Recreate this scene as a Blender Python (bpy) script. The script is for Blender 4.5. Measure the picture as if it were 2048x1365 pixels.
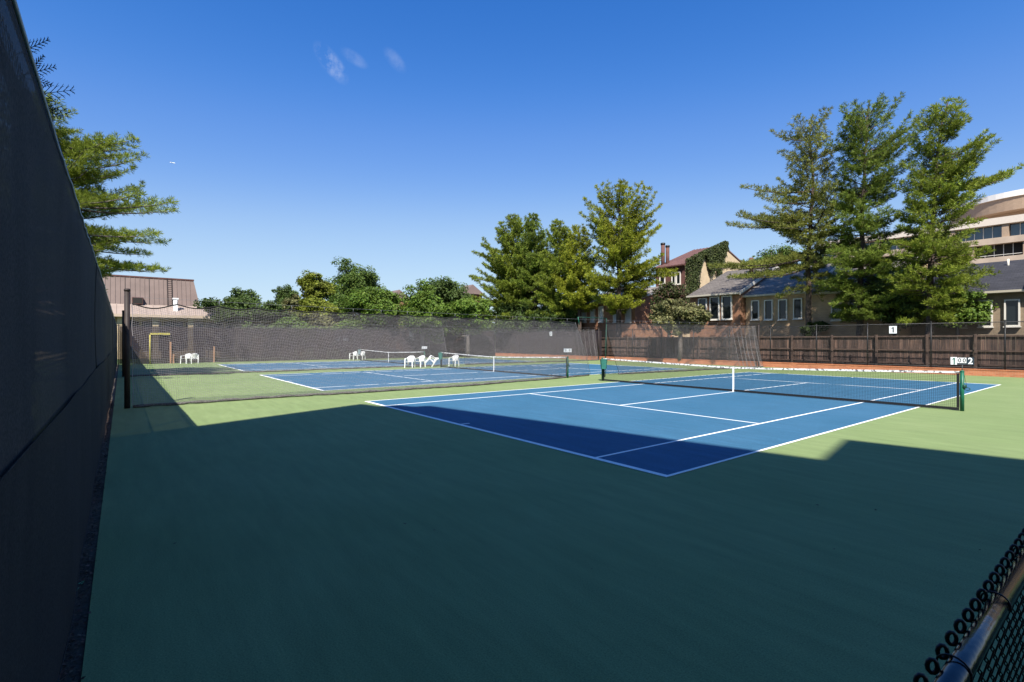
import bpy, math, random
import numpy as np
from mathutils import Vector, Quaternion

for o in list(bpy.data.objects):
    bpy.data.objects.remove(o, do_unlink=True)
scene = bpy.context.scene
COL = scene.collection
R = math.radians

# ------------------------------------------------------------------ camera
CAM = np.array([4.194, -5.95, 1.895])
YAW = R(142.22)
F, HY = 1006.9, 681.4                       # focal length and horizon row in photo pixels
cd = bpy.data.cameras.new('camera')
cam = bpy.data.objects.new('camera', cd)
COL.objects.link(cam)
cam.location = CAM
cam.rotation_euler = (R(90), 0, YAW - R(90))
cd.sensor_width = 36
cd.lens = F / 2048 * 36
cd.shift_y = -1.1 / 2048
cd.clip_start = 0.05
cd.clip_end = 20000
scene.camera = cam
FW = np.array([math.cos(YAW), math.sin(YAW)])
RT = np.array([math.sin(YAW), -math.cos(YAW)])

# ------------------------------------------------------------------ light
SUN_AZ = np.array([0.77, -0.64]); SUN_AZ /= np.linalg.norm(SUN_AZ)
SUN_EL = R(50.4)
w = bpy.data.worlds.new('World')
scene.world = w
w.use_nodes = True
nt = w.node_tree
bg = nt.nodes['Background']
sky = nt.nodes.new('ShaderNodeTexSky')
sky.sky_type = 'NISHITA'
sky.sun_disc = False
sky.sun_elevation = SUN_EL
sky.sun_rotation = math.atan2(SUN_AZ[0], SUN_AZ[1])
sky.air_density = 1.0
sky.dust_density = 0.0
sky.ozone_density = 8.0
sky.altitude = 50
bg.inputs['Strength'].default_value = 0.065
sl = bpy.data.lights.new('sun', 'SUN')
sl.energy = 5.0
sl.angle = R(0.53)
sl.color = (1.0, 0.955, 0.88)
so = bpy.data.objects.new('sun', sl)
COL.objects.link(so)
L = Vector((-SUN_AZ[0] * math.cos(SUN_EL), -SUN_AZ[1] * math.cos(SUN_EL), -math.sin(SUN_EL)))
so.rotation_euler = L.to_track_quat('-Z', 'Y').to_euler()
so.location = (20, -20, 40)
vs = scene.view_settings
vs.view_transform = 'Standard'
vs.look = 'None'
vs.exposure = 0.97
vs.gamma = 1.0

# ------------------------------------------------------------------ photo geometry helpers
def ray(x):
    return FW + (x - 1024) / F * RT
def onY(x, y, Y):                            # pixel -> point on the plane Y = const
    d = ray(x); t = (Y - CAM[1]) / d[1]
    return np.array([CAM[0] + t * d[0], Y, CAM[2] - (y - HY) / F * t])
def onX(x, y, X):
    d = ray(x); t = (X - CAM[0]) / d[0]
    return np.array([X, CAM[1] + t * d[1], CAM[2] - (y - HY) / F * t])
def onG(x, y, z=0):
    t = (CAM[2] - z) * F / (y - HY)
    p = CAM[:2] + t * ray(x)
    return np.array([p[0], p[1], z])
def atD(x, y, t):                            # pixel at forward distance t
    p = CAM[:2] + t * ray(x)
    return np.array([p[0], p[1], CAM[2] - (y - HY) / F * t])

# clouds: a few faint wisps high in the sky, part of the world
def cloud_nodes():
    n, l = nt.nodes, nt.links
    tc = n.new('ShaderNodeTexCoord')
    nz = n.new('ShaderNodeTexNoise'); nz.inputs['Scale'].default_value = 17; nz.inputs['Detail'].default_value = 6
    nz.inputs['Roughness'].default_value = 0.65
    l.new(tc.outputs['Generated'], nz.inputs['Vector'])
    total = None
    for (x, y, wx, wy, ang, st) in ((663, 127, 30, 13, 58, 2.2), (709, 117, 20, 9, 35, .55), (790, 121, 20, 10, 50, .6), (1500, -260, 60, 24, 30, .6), (-500, 60, 60, 20, 30, .6)):
        d = np.array([*ray(x), (HY - y) / F]); ln = np.linalg.norm(d); d /= ln
        rr = np.array([RT[0], RT[1], 0]); up = np.cross(rr, d); up /= np.linalg.norm(up)
        a = R(-ang); e1 = rr * math.cos(a) + up * math.sin(a); e2 = -rr * math.sin(a) + up * math.cos(a)
        sub = n.new('ShaderNodeVectorMath'); sub.operation = 'SUBTRACT'; sub.inputs[1].default_value = d
        l.new(tc.outputs['Generated'], sub.inputs[0])
        acc = None
        for e, wd in ((e1, wx), (e2, wy)):
            dt = n.new('ShaderNodeVectorMath'); dt.operation = 'DOT_PRODUCT'
            dt.inputs[1].default_value = e * (F * ln / wd) * 0.8
            l.new(sub.outputs[0], dt.inputs[0])
            sq = n.new('ShaderNodeMath'); sq.operation = 'MULTIPLY'
            l.new(dt.outputs['Value'], sq.inputs[0]); l.new(dt.outputs['Value'], sq.inputs[1])
            if acc is None: acc = sq
            else:
                ad = n.new('ShaderNodeMath'); ad.operation = 'ADD'
                l.new(acc.outputs[0], ad.inputs[0]); l.new(sq.outputs[0], ad.inputs[1]); acc = ad
        mr = n.new('ShaderNodeMapRange'); mr.inputs['From Min'].default_value = 0; mr.inputs['From Max'].default_value = 1.6
        mr.inputs['To Min'].default_value = st; mr.inputs['To Max'].default_value = 0
        mr.interpolation_type = 'SMOOTHSTEP'
        l.new(acc.outputs[0], mr.inputs['Value'])
        if total is None: total = mr
        else:
            ad = n.new('ShaderNodeMath'); ad.operation = 'ADD'
            l.new(total.outputs[0], ad.inputs[0]); l.new(mr.outputs[0], ad.inputs[1]); total = ad
    nr = n.new('ShaderNodeMapRange'); nr.inputs['From Min'].default_value = 0.38; nr.inputs['From Max'].default_value = 0.72
    l.new(nz.outputs['Fac'], nr.inputs['Value'])
    mu = n.new('ShaderNodeMath'); mu.operation = 'MULTIPLY'; mu.use_clamp = True
    l.new(total.outputs[0], mu.inputs[0]); l.new(nr.outputs[0], mu.inputs[1])
    m2 = n.new('ShaderNodeMath'); m2.operation = 'MULTIPLY'; m2.inputs[1].default_value = 0.34
    l.new(mu.outputs[0], m2.inputs[0])
    mix = n.new('ShaderNodeMix'); mix.data_type = 'RGBA'
    l.new(m2.outputs[0], mix.inputs['Factor'])
    # A = sky colour, B = cloud white
    l.new(SKYOUT, mix.inputs['A'])
    mix.inputs['B'].default_value = (6.5, 7.0, 8.2, 1)
    l.new(mix.outputs['Result'], bg.inputs['Color'])
# the camera's rendering of a clear blue sky: one tone curve for the whole sky
KS = 0.1275
sc = nt.nodes.new('ShaderNodeVectorMath'); sc.operation = 'SCALE'; sc.inputs['Scale'].default_value = KS
nt.links.new(sky.outputs[0], sc.inputs[0])
cv = nt.nodes.new('ShaderNodeRGBCurve')
for ci, pts_ in enumerate((((.05, .014), (.078, .036), (.133, .147), (.274, .434), (.5, .60), (1, .74)),
                           ((.10, .10), (.163, .18), (.274, .352), (.522, .658), (1, .84)),
                           ((.2, .36), (.367, .617), (.553, .823), (.89, .945), (1, .96)))):
    c_ = cv.mapping.curves[ci]
    c_.points[1].location = pts_[-1]
    for q_ in pts_[:-1]: c_.points.new(*q_)
cv.mapping.update()
nt.links.new(sc.outputs[0], cv.inputs['Color'])
s2 = nt.nodes.new('ShaderNodeVectorMath'); s2.operation = 'SCALE'; s2.inputs['Scale'].default_value = 1 / KS
nt.links.new(cv.outputs[0], s2.inputs[0])
SKYOUT = s2.outputs[0]
cloud_nodes()

# ------------------------------------------------------------------ materials
MATS = {}
def mat(name, col, rough=0.8, var=0.0, vscale=3.0, bump=0.0, bscale=60.0, metal=0.0, spec=0.3, trans=0.0,
        island=0.0, translucent=0.0, col2=None, detail=4.0):
    if name in MATS: return MATS[name]
    m = bpy.data.materials.new(name); m.use_nodes = True
    n, l = m.node_tree.nodes, m.node_tree.links
    b = n['Principled BSDF']; out = n['Material Output']
    b.inputs['Roughness'].default_value = rough
    b.inputs['Metallic'].default_value = metal
    b.inputs['Specular IOR Level'].default_value = spec
    b.inputs['Base Color'].default_value = (*col, 1)
    csock = None
    tc = n.new('ShaderNodeTexCoord')
    if var or col2:
        nz = n.new('ShaderNodeTexNoise'); nz.inputs['Scale'].default_value = vscale; nz.inputs['Detail'].default_value = detail
        nz.inputs['Roughness'].default_value = 0.62
        l.new(tc.outputs['Object'], nz.inputs['Vector'])
        cr = n.new('ShaderNodeValToRGB')
        c2 = col2 if col2 else tuple(min(1, c * (1 + var)) for c in col)
        c1 = col if col2 else tuple(c * (1 - var) for c in col)
        cr.color_ramp.elements[0].position = 0.34; cr.color_ramp.elements[1].position = 0.66
        cr.color_ramp.elements[0].color = (*c1, 1); cr.color_ramp.elements[1].color = (*c2, 1)
        l.new(nz.outputs['Fac'], cr.inputs['Fac'])
        csock = cr.outputs['Color']
    if island:
        gm = n.new('ShaderNodeNewGeometry')
        hs = n.new('ShaderNodeHueSaturation')
        if csock: l.new(csock, hs.inputs['Color'])
        else: hs.inputs['Color'].default_value = (*col, 1)
        mr = n.new('ShaderNodeMapRange'); mr.inputs['To Min'].default_value = 1 - island; mr.inputs['To Max'].default_value = 1 + island
        l.new(gm.outputs['Random Per Island'], mr.inputs['Value'])
        l.new(mr.outputs[0], hs.inputs['Value'])
        ma = n.new('ShaderNodeMath'); ma.operation = 'MULTIPLY'; ma.inputs[1].default_value = 7.31
        fr = n.new('ShaderNodeMath'); fr.operation = 'FRACT'
        l.new(gm.outputs['Random Per Island'], ma.inputs[0]); l.new(ma.outputs[0], fr.inputs[0])
        mh = n.new('ShaderNodeMapRange'); mh.inputs['To Min'].default_value = 0.5 - 0.05 * island; mh.inputs['To Max'].default_value = 0.5 + 0.04 * island
        l.new(fr.outputs[0], mh.inputs['Value']); l.new(mh.outputs[0], hs.inputs['Hue'])
        csock = hs.outputs['Color']
    if csock: l.new(csock, b.inputs['Base Color'])
    if bump:
        nb = n.new('ShaderNodeTexNoise'); nb.inputs['Scale'].default_value = bscale; nb.inputs['Detail'].default_value = 5
        l.new(tc.outputs['Object'], nb.inputs['Vector'])
        bp = n.new('ShaderNodeBump'); bp.inputs['Strength'].default_value = bump; bp.inputs['Distance'].default_value = 0.02
        l.new(nb.outputs['Fac'], bp.inputs['Height']); l.new(bp.outputs[0], b.inputs['Normal'])
    last = b.outputs[0]
    if translucent:
        tl = n.new('ShaderNodeBsdfTranslucent')
        if csock: l.new(csock, tl.inputs['Color'])
        else: tl.inputs['Color'].default_value = (*col, 1)
        mx = n.new('ShaderNodeMixShader'); mx.inputs[0].default_value = translucent
        l.new(last, mx.inputs[1]); l.new(tl.outputs[0], mx.inputs[2]); last = mx.outputs[0]
    if trans:
        tp = n.new('ShaderNodeBsdfTransparent')
        mx = n.new('ShaderNodeMixShader'); mx.inputs[0].default_value = trans
        l.new(last, mx.inputs[1]); l.new(tp.outputs[0], mx.inputs[2]); last = mx.outputs[0]
    l.new(last, out.inputs['Surface'])
    MATS[name] = m
    return m

def court_mat(name, col, col2, mark):
    m = bpy.data.materials.new(name); m.use_nodes = True
    n, l = m.node_tree.nodes, m.node_tree.links
    b = n['Principled BSDF']; tc = n.new('ShaderNodeTexCoord')
    def noise(s, d=5, r=0.6):
        z = n.new('ShaderNodeTexNoise'); z.inputs['Scale'].default_value = s; z.inputs['Detail'].default_value = d; z.inputs['Roughness'].default_value = r
        l.new(tc.outputs['Object'], z.inputs['Vector']); return z
    a = noise(0.35); ra = n.new('ShaderNodeValToRGB')
    ra.color_ramp.elements[0].position = .3; ra.color_ramp.elements[1].position = .7
    ra.color_ramp.elements[0].color = (*col, 1); ra.color_ramp.elements[1].color = (*col2, 1)
    l.new(a.outputs['Fac'], ra.inputs['Fac'])
    g = noise(90, 3, .7); rg = n.new('ShaderNodeMapRange'); rg.inputs['From Min'].default_value = .3; rg.inputs['From Max'].default_value = .7
    rg.inputs['To Min'].default_value = .66; rg.inputs['To Max'].default_value = 1.34
    l.new(g.outputs['Fac'], rg.inputs['Value'])
    m1 = n.new('ShaderNodeMix'); m1.data_type = 'RGBA'; m1.blend_type = 'MULTIPLY'; m1.inputs['Factor'].default_value = 1
    # brush streaks left by the squeegee and faded patches
    mp = n.new('ShaderNodeMapping'); mp.inputs['Scale'].default_value = (.5, 3.2, 1); mp.inputs['Rotation'].default_value = (0, 0, .12)
    l.new(tc.outputs['Object'], mp.inputs[0])
    st = n.new('ShaderNodeTexNoise'); st.inputs['Scale'].default_value = 1.6; st.inputs['Detail'].default_value = 7; st.inputs['Roughness'].default_value = .7
    l.new(mp.outputs[0], st.inputs['Vector'])
    sr = n.new('ShaderNodeMapRange'); sr.inputs['From Min'].default_value = .3; sr.inputs['From Max'].default_value = .7; sr.inputs['To Min'].default_value = .86; sr.inputs['To Max'].default_value = 1.14
    l.new(st.outputs['Fac'], sr.inputs['Value'])
    mm = n.new('ShaderNodeMath'); mm.operation = 'MULTIPLY'; l.new(sr.outputs[0], mm.inputs[0]); l.new(rg.outputs[0], mm.inputs[1])
    l.new(ra.outputs[0], m1.inputs['A']); l.new(mm.outputs[0], m1.inputs['B'])
    # scuffs: small darker marks
    s = noise(3.4, 9, .8); rs = n.new('ShaderNodeMapRange'); rs.inputs['From Min'].default_value = .62; rs.inputs['From Max'].default_value = .8
    rs.inputs['To Max'].default_value = .35; l.new(s.outputs['Fac'], rs.inputs['Value'])
    m2 = n.new('ShaderNodeMix'); m2.data_type = 'RGBA'
    l.new(rs.outputs[0], m2.inputs['Factor']); l.new(m1.outputs['Result'], m2.inputs['A']); m2.inputs['B'].default_value = (*mark, 1)
    l.new(m2.outputs['Result'], b.inputs['Base Color'])
    b.inputs['Roughness'].default_value = .82; b.inputs['Specular IOR Level'].default_value = .25
    bp = n.new('ShaderNodeBump'); bp.inputs['Strength'].default_value = .35; bp.inputs['Distance'].default_value = .003
    h = noise(260, 2); l.new(h.outputs['Fac'], bp.inputs['Height']); l.new(bp.outputs[0], b.inputs['Normal'])
    return m

def brick_mat(name, c1, c2, mortar, bw=0.215, bh=0.075, var=.35):
    m = bpy.data.materials.new(name); m.use_nodes = True
    n, l = m.node_tree.nodes, m.node_tree.links
    b = n['Principled BSDF']; tc = n.new('ShaderNodeTexCoord')
    sp = n.new('ShaderNodeSeparateXYZ'); l.new(tc.outputs['Object'], sp.inputs[0])
    ad = n.new('ShaderNodeMath'); ad.operation = 'ADD'; l.new(sp.outputs['X'], ad.inputs[0]); l.new(sp.outputs['Y'], ad.inputs[1])
    cb = n.new('ShaderNodeCombineXYZ'); l.new(ad.outputs[0], cb.inputs[0]); l.new(sp.outputs['Z'], cb.inputs[1])
    br = n.new('ShaderNodeTexBrick'); l.new(cb.outputs[0], br.inputs['Vector'])
    br.inputs['Scale'].default_value = 1; br.inputs['Brick Width'].default_value = bw; br.inputs['Row Height'].default_value = bh
    br.inputs['Mortar Size'].default_value = .006; br.inputs['Mortar Smooth'].default_value = .2
    br.inputs['Color1'].default_value = (*c1, 1); br.inputs['Color2'].default_value = (*c2, 1); br.inputs['Mortar'].default_value = (*mortar, 1)
    nz = n.new('ShaderNodeTexNoise'); nz.inputs['Scale'].default_value = 1.7; nz.inputs['Detail'].default_value = 6
    l.new(tc.outputs['Object'], nz.inputs['Vector'])
    mr = n.new('ShaderNodeMapRange'); mr.inputs['To Min'].default_value = 1 - var; mr.inputs['To Max'].default_value = 1 + var
    l.new(nz.outputs['Fac'], mr.inputs['Value'])
    mx = n.new('ShaderNodeMix'); mx.data_type = 'RGBA'; mx.blend_type = 'MULTIPLY'; mx.inputs['Factor'].default_value = 1
    l.new(br.outputs['Color'], mx.inputs['A']); l.new(mr.outputs[0], mx.inputs['B'])
    l.new(mx.outputs['Result'], b.inputs['Base Color'])
    b.inputs['Roughness'].default_value = .9
    bp = n.new('ShaderNodeBump'); bp.inputs['Strength'].default_value = .5; bp.inputs['Distance'].default_value = .01; bp.invert = True
    l.new(br.outputs['Fac'], bp.inputs['Height']); l.new(bp.outputs[0], b.inputs['Normal'])
    return m

def shingle_mat(name, c1, c2):
    m = bpy.data.materials.new(name); m.use_nodes = True
    n, l = m.node_tree.nodes, m.node_tree.links
    b = n['Principled BSDF']; tc = n.new('ShaderNodeTexCoord')
    sp = n.new('ShaderNodeSeparateXYZ'); l.new(tc.outputs['Object'], sp.inputs[0])
    cb = n.new('ShaderNodeCombineXYZ'); l.new(sp.outputs['X'], cb.inputs[0]); l.new(sp.outputs['Y'], cb.inputs[1])
    br = n.new('ShaderNodeTexBrick'); l.new(cb.outputs[0], br.inputs['Vector'])
    br.inputs['Scale'].default_value = 1; br.inputs['Brick Width'].default_value = .33; br.inputs['Row Height'].default_value = .22
    br.inputs['Mortar Size'].default_value = .012
    br.inputs['Color1'].default_value = (*c1, 1); br.inputs['Color2'].default_value = (*c2, 1)
    br.inputs['Mortar'].default_value = (*[c * .45 for c in c1], 1)
    nz = n.new('ShaderNodeTexNoise'); nz.inputs['Scale'].default_value = 1.1; nz.inputs['Detail'].default_value = 7; nz.inputs['Roughness'].default_value = .7
    mp = n.new('ShaderNodeMapping'); mp.inputs['Scale'].default_value = (1, 3, 3)
    l.new(tc.outputs['Object'], mp.inputs[0]); l.new(mp.outputs[0], nz.inputs['Vector'])
    mr = n.new('ShaderNodeMapRange'); mr.inputs['From Min'].default_value = .3; mr.inputs['From Max'].default_value = .7
    mr.inputs['To Min'].default_value = .6; mr.inputs['To Max'].default_value = 1.35
    l.new(nz.outputs['Fac'], mr.inputs['Value'])
    mx = n.new('ShaderNodeMix'); mx.data_type = 'RGBA'; mx.blend_type = 'MULTIPLY'; mx.inputs['Factor'].default_value = 1
    l.new(br.outputs['Color'], mx.inputs['A']); l.new(mr.outputs[0], mx.inputs['B'])
    l.new(mx.outputs['Result'], b.inputs['Base Color'])
    b.inputs['Roughness'].default_value = .85
    return m

def fabric_mat(name, col, see, warm):
    """woven windscreen: dark mesh cloth, a little of what is behind shows through the weave"""
    m = bpy.data.materials.new(name); m.use_nodes = True
    n, l = m.node_tree.nodes, m.node_tree.links
    b = n['Principled BSDF']; out = n['Material Output']; tc = n.new('ShaderNodeTexCoord')
    mp = n.new('ShaderNodeMapping'); mp.inputs['Scale'].default_value = (3.2, 3.2, .9)
    l.new(tc.outputs['Object'], mp.inputs[0])
    nz = n.new('ShaderNodeTexNoise'); nz.inputs['Scale'].default_value = 1; nz.inputs['Detail'].default_value = 5
    l.new(mp.outputs[0], nz.inputs['Vector'])
    n2 = n.new('ShaderNodeTexNoise'); n2.inputs['Scale'].default_value = .8; n2.inputs['Detail'].default_value = 5
    l.new(tc.outputs['Object'], n2.inputs['Vector'])
    cr = n.new('ShaderNodeValToRGB'); cr.color_ramp.elements[0].position = .32; cr.color_ramp.elements[1].position = .68
    cr.color_ramp.elements[0].color = (*[c * .86 for c in col], 1); cr.color_ramp.elements[1].color = (*[c * 1.14 for c in col], 1)
    l.new(nz.outputs['Fac'], cr.inputs['Fac'])
    mx = n.new('ShaderNodeMix'); mx.data_type = 'RGBA'; mx.inputs['B'].default_value = (*warm, 1)
    mr = n.new('ShaderNodeMapRange'); mr.inputs['From Min'].default_value = .45; mr.inputs['From Max'].default_value = .75; mr.inputs['To Max'].default_value = .6
    l.new(n2.outputs['Fac'], mr.inputs['Value']); l.new(mr.outputs[0], mx.inputs['Factor']); l.new(cr.outputs[0], mx.inputs['A'])
    gr = n.new('ShaderNodeTexNoise'); gr.inputs['Scale'].default_value = 75; gr.inputs['Detail'].default_value = 3; gr.inputs['Roughness'].default_value = .75
    l.new(tc.outputs['Object'], gr.inputs['Vector'])
    gm_ = n.new('ShaderNodeMapRange'); gm_.inputs['From Min'].default_value = .3; gm_.inputs['From Max'].default_value = .7; gm_.inputs['To Min'].default_value = .5; gm_.inputs['To Max'].default_value = 1.5
    l.new(gr.outputs['Fac'], gm_.inputs['Value'])
    mg = n.new('ShaderNodeMix'); mg.data_type = 'RGBA'; mg.blend_type = 'MULTIPLY'; mg.inputs['Factor'].default_value = 1
    l.new(mx.outputs['Result'], mg.inputs['A']); l.new(gm_.outputs[0], mg.inputs['B'])
    l.new(mg.outputs['Result'], b.inputs['Base Color'])
    b.inputs['Roughness'].default_value = .9; b.inputs['Specular IOR Level'].default_value = .15
    # weave
    wv = n.new('ShaderNodeTexNoise'); wv.inputs['Scale'].default_value = 420; wv.inputs['Detail'].default_value = 2
    l.new(tc.outputs['Object'], wv.inputs['Vector'])
    bp = n.new('ShaderNodeBump'); bp.inputs['Strength'].default_value = .8; bp.inputs['Distance'].default_value = .004
    l.new(wv.outputs['Fac'], bp.inputs['Height']); l.new(bp.outputs[0], b.inputs['Normal'])
    tp = n.new('ShaderNodeBsdfTransparent')
    ws = n.new('ShaderNodeMixShader')
    mr2 = n.new('ShaderNodeMapRange'); mr2.inputs['From Min'].default_value = .35; mr2.inputs['From Max'].default_value = .65
    mr2.inputs['To Min'].default_value = see * .4; mr2.inputs['To Max'].default_value = see * 1.6
    l.new(wv.outputs['Fac'], mr2.inputs['Value']); l.new(mr2.outputs[0], ws.inputs[0])
    l.new(b.outputs[0], ws.inputs[1]); l.new(tp.outputs[0], ws.inputs[2]); l.new(ws.outputs[0], out.inputs['Surface'])
    return m

M = {}
M['green'] = court_mat('court_green', (.150, .205, .078), (.184, .236, .098), (.11, .15, .075))
M['blue'] = court_mat('court_blue', (.027, .101, .174), (.037, .116, .196), (.045, .10, .16))
M['line'] = mat('line_paint', (.80, .80, .78), .7, var=.06, vscale=6)
M['grass'] = mat('lawn', (.055, .085, .025), .95, var=.4, vscale=.8, bump=.5, bscale=40)
M['soil'] = mat('soil', (.06, .045, .032), .95, var=.5, vscale=3, bump=.6, bscale=30)
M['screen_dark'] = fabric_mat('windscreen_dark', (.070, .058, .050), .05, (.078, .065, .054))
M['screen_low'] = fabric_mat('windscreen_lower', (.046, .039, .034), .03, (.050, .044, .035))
M['screen_sun'] = fabric_mat('windscreen_faded', (.036, .028, .032), .12, (.052, .035, .032))
M['black'] = mat('black_vinyl', (.012, .012, .013), .45, spec=.4)
M['rail'] = mat('gloss_black_rail', (.010, .008, .010), .16, spec=.6, bump=.08, bscale=25)
M['hem'] = mat('screen_hem', (.62, .62, .62), .8)
M['brownpost'] = mat('brown_post', (.030, .021, .018), .6, var=.25, vscale=5)
M['net'] = mat('divider_twine', (.26, .238, .245), .85, island=.15)
M['hemrope'] = mat('weighted_hem', (.035, .033, .034), .9, var=.7, vscale=28, col2=(.14, .13, .12))
M['toprope'] = mat('black_rope', (.014, .013, .014), .85)
M['steel'] = mat('galvanised', (.16, .16, .17), .6)
M['greenpost'] = mat('green_enamel', (.010, .105, .060), .42, var=.25, vscale=9)
M['darkgreen'] = mat('dark_green_enamel', (.008, .045, .028), .5, var=.2, vscale=9)
M['teal'] = mat('teal_plastic', (.032, .150, .118), .55, var=.15, vscale=5)
M['greybin'] = mat('grey_plastic', (.20, .27, .28), .6)
M['netblack'] = mat('net_twine_black', (.012, .013, .015), .85)
M['band'] = mat('net_band', (.12, .12, .13), .8, vscale=11, col2=(.78, .77, .74), detail=6)
for e, p in zip(M['band'].node_tree.nodes['Color Ramp'].color_ramp.elements, (.44, .49)): e.position = p
M['white'] = mat('white_plastic', (.80, .80, .79), .45, var=.05, vscale=4)
M['signwhite'] = mat('sign_white', (.78, .80, .82), .6, var=.06, vscale=8)
M['signdark'] = mat('sign_dark', (.02, .035, .05), .6)
M['ink'] = mat('ink_black', (.012, .014, .016), .6)
M['inkgreen'] = mat('ink_green', (.01, .10, .07), .6)
M['brickwall'] = brick_mat('brick_red_low', (.50, .180, .082), (.40, .130, .060), (.42, .27, .18))
M['brickred'] = brick_mat('brick_red_house', (.30, .135, .065), (.225, .092, .046), (.29, .21, .145))
M['bricktan'] = brick_mat('brick_tan_house', (.43, .285, .16), (.35, .225, .125), (.43, .34, .23))
M['bricktaupe'] = brick_mat('brick_taupe_house', (.235, .175, .115), (.195, .145, .096), (.25, .205, .15))
M['brickpink'] = brick_mat('brick_pink_tower', (.36, .255, .175), (.325, .23, .158), (.38, .29, .215), .3, .1, .12)
M['cream'] = mat('cream_stucco', (.50, .385, .245), .85, var=.1, vscale=1)
M['concrete'] = mat('tower_concrete', (.43, .335, .255), .85, var=.1, vscale=.6)
M['paleconc'] = mat('tower_white', (.60, .52, .44), .8, var=.04)
M['crownwhite'] = mat('crown_white', (.80, .77, .72), .7)
M['shingle_grey'] = shingle_mat('shingle_grey', (.100, .084, .072), (.132, .114, .098))
M['shingle_pale'] = shingle_mat('shingle_pale', (.185, .160, .140), (.235, .208, .184))
M['shingle_dark'] = shingle_mat('shingle_dark', (.020, .020, .026), (.030, .030, .037))
M['maroon'] = mat('maroon_metal', (.165, .090, .082), .6, var=.14, vscale=.9)
M['maroonwall'] = mat('maroon_siding', (.105, .048, .040), .8, var=.2, vscale=2)
M['seamroof'] = mat('brown_seam_metal', (.150, .108, .093), .6, var=.1, vscale=.8)
M['palemetal'] = mat('pale_seam_metal', (.30, .235, .195), .6, var=.08, vscale=.8)
M['trim'] = mat('white_trim', (.62, .585, .52), .6, var=.06)
M['gutter'] = mat('cream_gutter', (.40, .36, .285), .6)
M['glass'] = mat('window_glass', (.010, .013, .014), .05, spec=.42)
M['glassblue'] = mat('blue_glass', (.03, .06, .09), .08, spec=.9)
M['darkopen'] = mat('dark_interior', (.02, .018, .016), .8)
M['blind'] = mat('window_blind', (.50, .52, .55), .8)
def wood_mat():
    m = bpy.data.materials.new('fence_board'); m.use_nodes = True
    n, l = m.node_tree.nodes, m.node_tree.links
    b = n['Principled BSDF']; tc = n.new('ShaderNodeTexCoord'); oi = n.new('ShaderNodeObjectInfo')
    ad = n.new('ShaderNodeVectorMath'); ad.operation = 'ADD'
    cb = n.new('ShaderNodeCombineXYZ'); mu = n.new('ShaderNodeMath'); mu.operation = 'MULTIPLY'; mu.inputs[1].default_value = 37.0
    l.new(oi.outputs['Random'], mu.inputs[0])
    for k in range(3): l.new(mu.outputs[0], cb.inputs[k])
    l.new(tc.outputs['Object'], ad.inputs[0]); l.new(cb.outputs[0], ad.inputs[1])
    mp = n.new('ShaderNodeMapping'); mp.inputs['Scale'].default_value = (26, 26, 1.1); l.new(ad.outputs[0], mp.inputs[0])
    nz = n.new('ShaderNodeTexNoise'); nz.inputs['Scale'].default_value = 1; nz.inputs['Detail'].default_value = 6; l.new(mp.outputs[0], nz.inputs['Vector'])
    cr = n.new('ShaderNodeValToRGB'); e = cr.color_ramp.elements
    e[0].position = .30; e[0].color = (.016, .011, .010, 1); e[1].position = .72; e[1].color = (.120, .070, .048, 1)
    x = e.new(.52); x.color = (.050, .030, .023, 1)
    l.new(nz.outputs['Fac'], cr.inputs['Fac'])
    mr = n.new('ShaderNodeMapRange'); mr.inputs['To Min'].default_value = .6; mr.inputs['To Max'].default_value = 2.3; l.new(oi.outputs['Random'], mr.inputs['Value'])
    mx = n.new('ShaderNodeMix'); mx.data_type = 'RGBA'; mx.blend_type = 'MULTIPLY'; mx.inputs['Factor'].default_value = 1
    l.new(cr.outputs[0], mx.inputs['A']); l.new(mr.outputs[0], mx.inputs['B']); l.new(mx.outputs['Result'], b.inputs['Base Color'])
    b.inputs['Roughness'].default_value = .9
    return m
M['wood'] = wood_mat()
M['woodpost'] = mat('fence_post_wood', (.085, .055, .042), .85, var=.35, vscale=5)
M['stake'] = mat('orange_stake', (.36, .20, .12), .8)
M['yellow'] = mat('yellow_paint', (.42, .36, .08), .6, var=.2, vscale=6)
M['bark'] = mat('bark', (.072, .052, .042), .95, var=.5, vscale=7, bump=.8, bscale=22)
M['barkgrey'] = mat('bark_grey', (.105, .088, .078), .95, var=.45, vscale=7, bump=.8, bscale=22)
def leafm(name, c, tl=.34, isl=.35, var=.3):
    return mat(name, c, .6, island=isl, translucent=tl, spec=.25, var=var, vscale=.55)
M['pine1'] = leafm('needles_green', (0.180, 0.225, 0.026))
M['pine2'] = leafm('needles_deep', (0.145, 0.196, 0.028))
M['pine3'] = leafm('needles_yellow', (0.228, 0.254, 0.023))
M['pinebrown'] = leafm('needles_mixed', (0.182, 0.196, 0.040))
M['cedar'] = leafm('cedar_fronds', (.030, .060, .040))
M['leafdark'] = leafm('leaf_dark', (0.066, 0.104, 0.024))
M['leafmid'] = leafm('leaf_mid', (0.086, 0.136, 0.024))
M['leafbright'] = leafm('leaf_bright', (0.095, 0.155, 0.020))
M['leafyellow'] = leafm('leaf_yellow', (0.150, 0.175, 0.020))
M['leafolive'] = leafm('leaf_olive', (0.170, 0.169, 0.066), isl=.6)
M['leafpink'] = leafm('leaf_plum', (.15, .075, .070), isl=.5)
M['ivy'] = leafm('ivy_leaf', (.050, .066, .018), isl=.45)
M['litter'] = mat('leaf_litter', (.07, .045, .03), .9, island=.7, var=.4, vscale=4)
M['litterg'] = mat('green_scrap', (.03, .32, .16), .6)
M['plane'] = mat('aircraft_white', (.85, .87, .9), .4)
M['planedark'] = mat('aircraft_dark', (.05, .07, .16), .4)
M['globe'] = mat('lamp_globe', (.8, .8, .76), .4)

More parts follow.
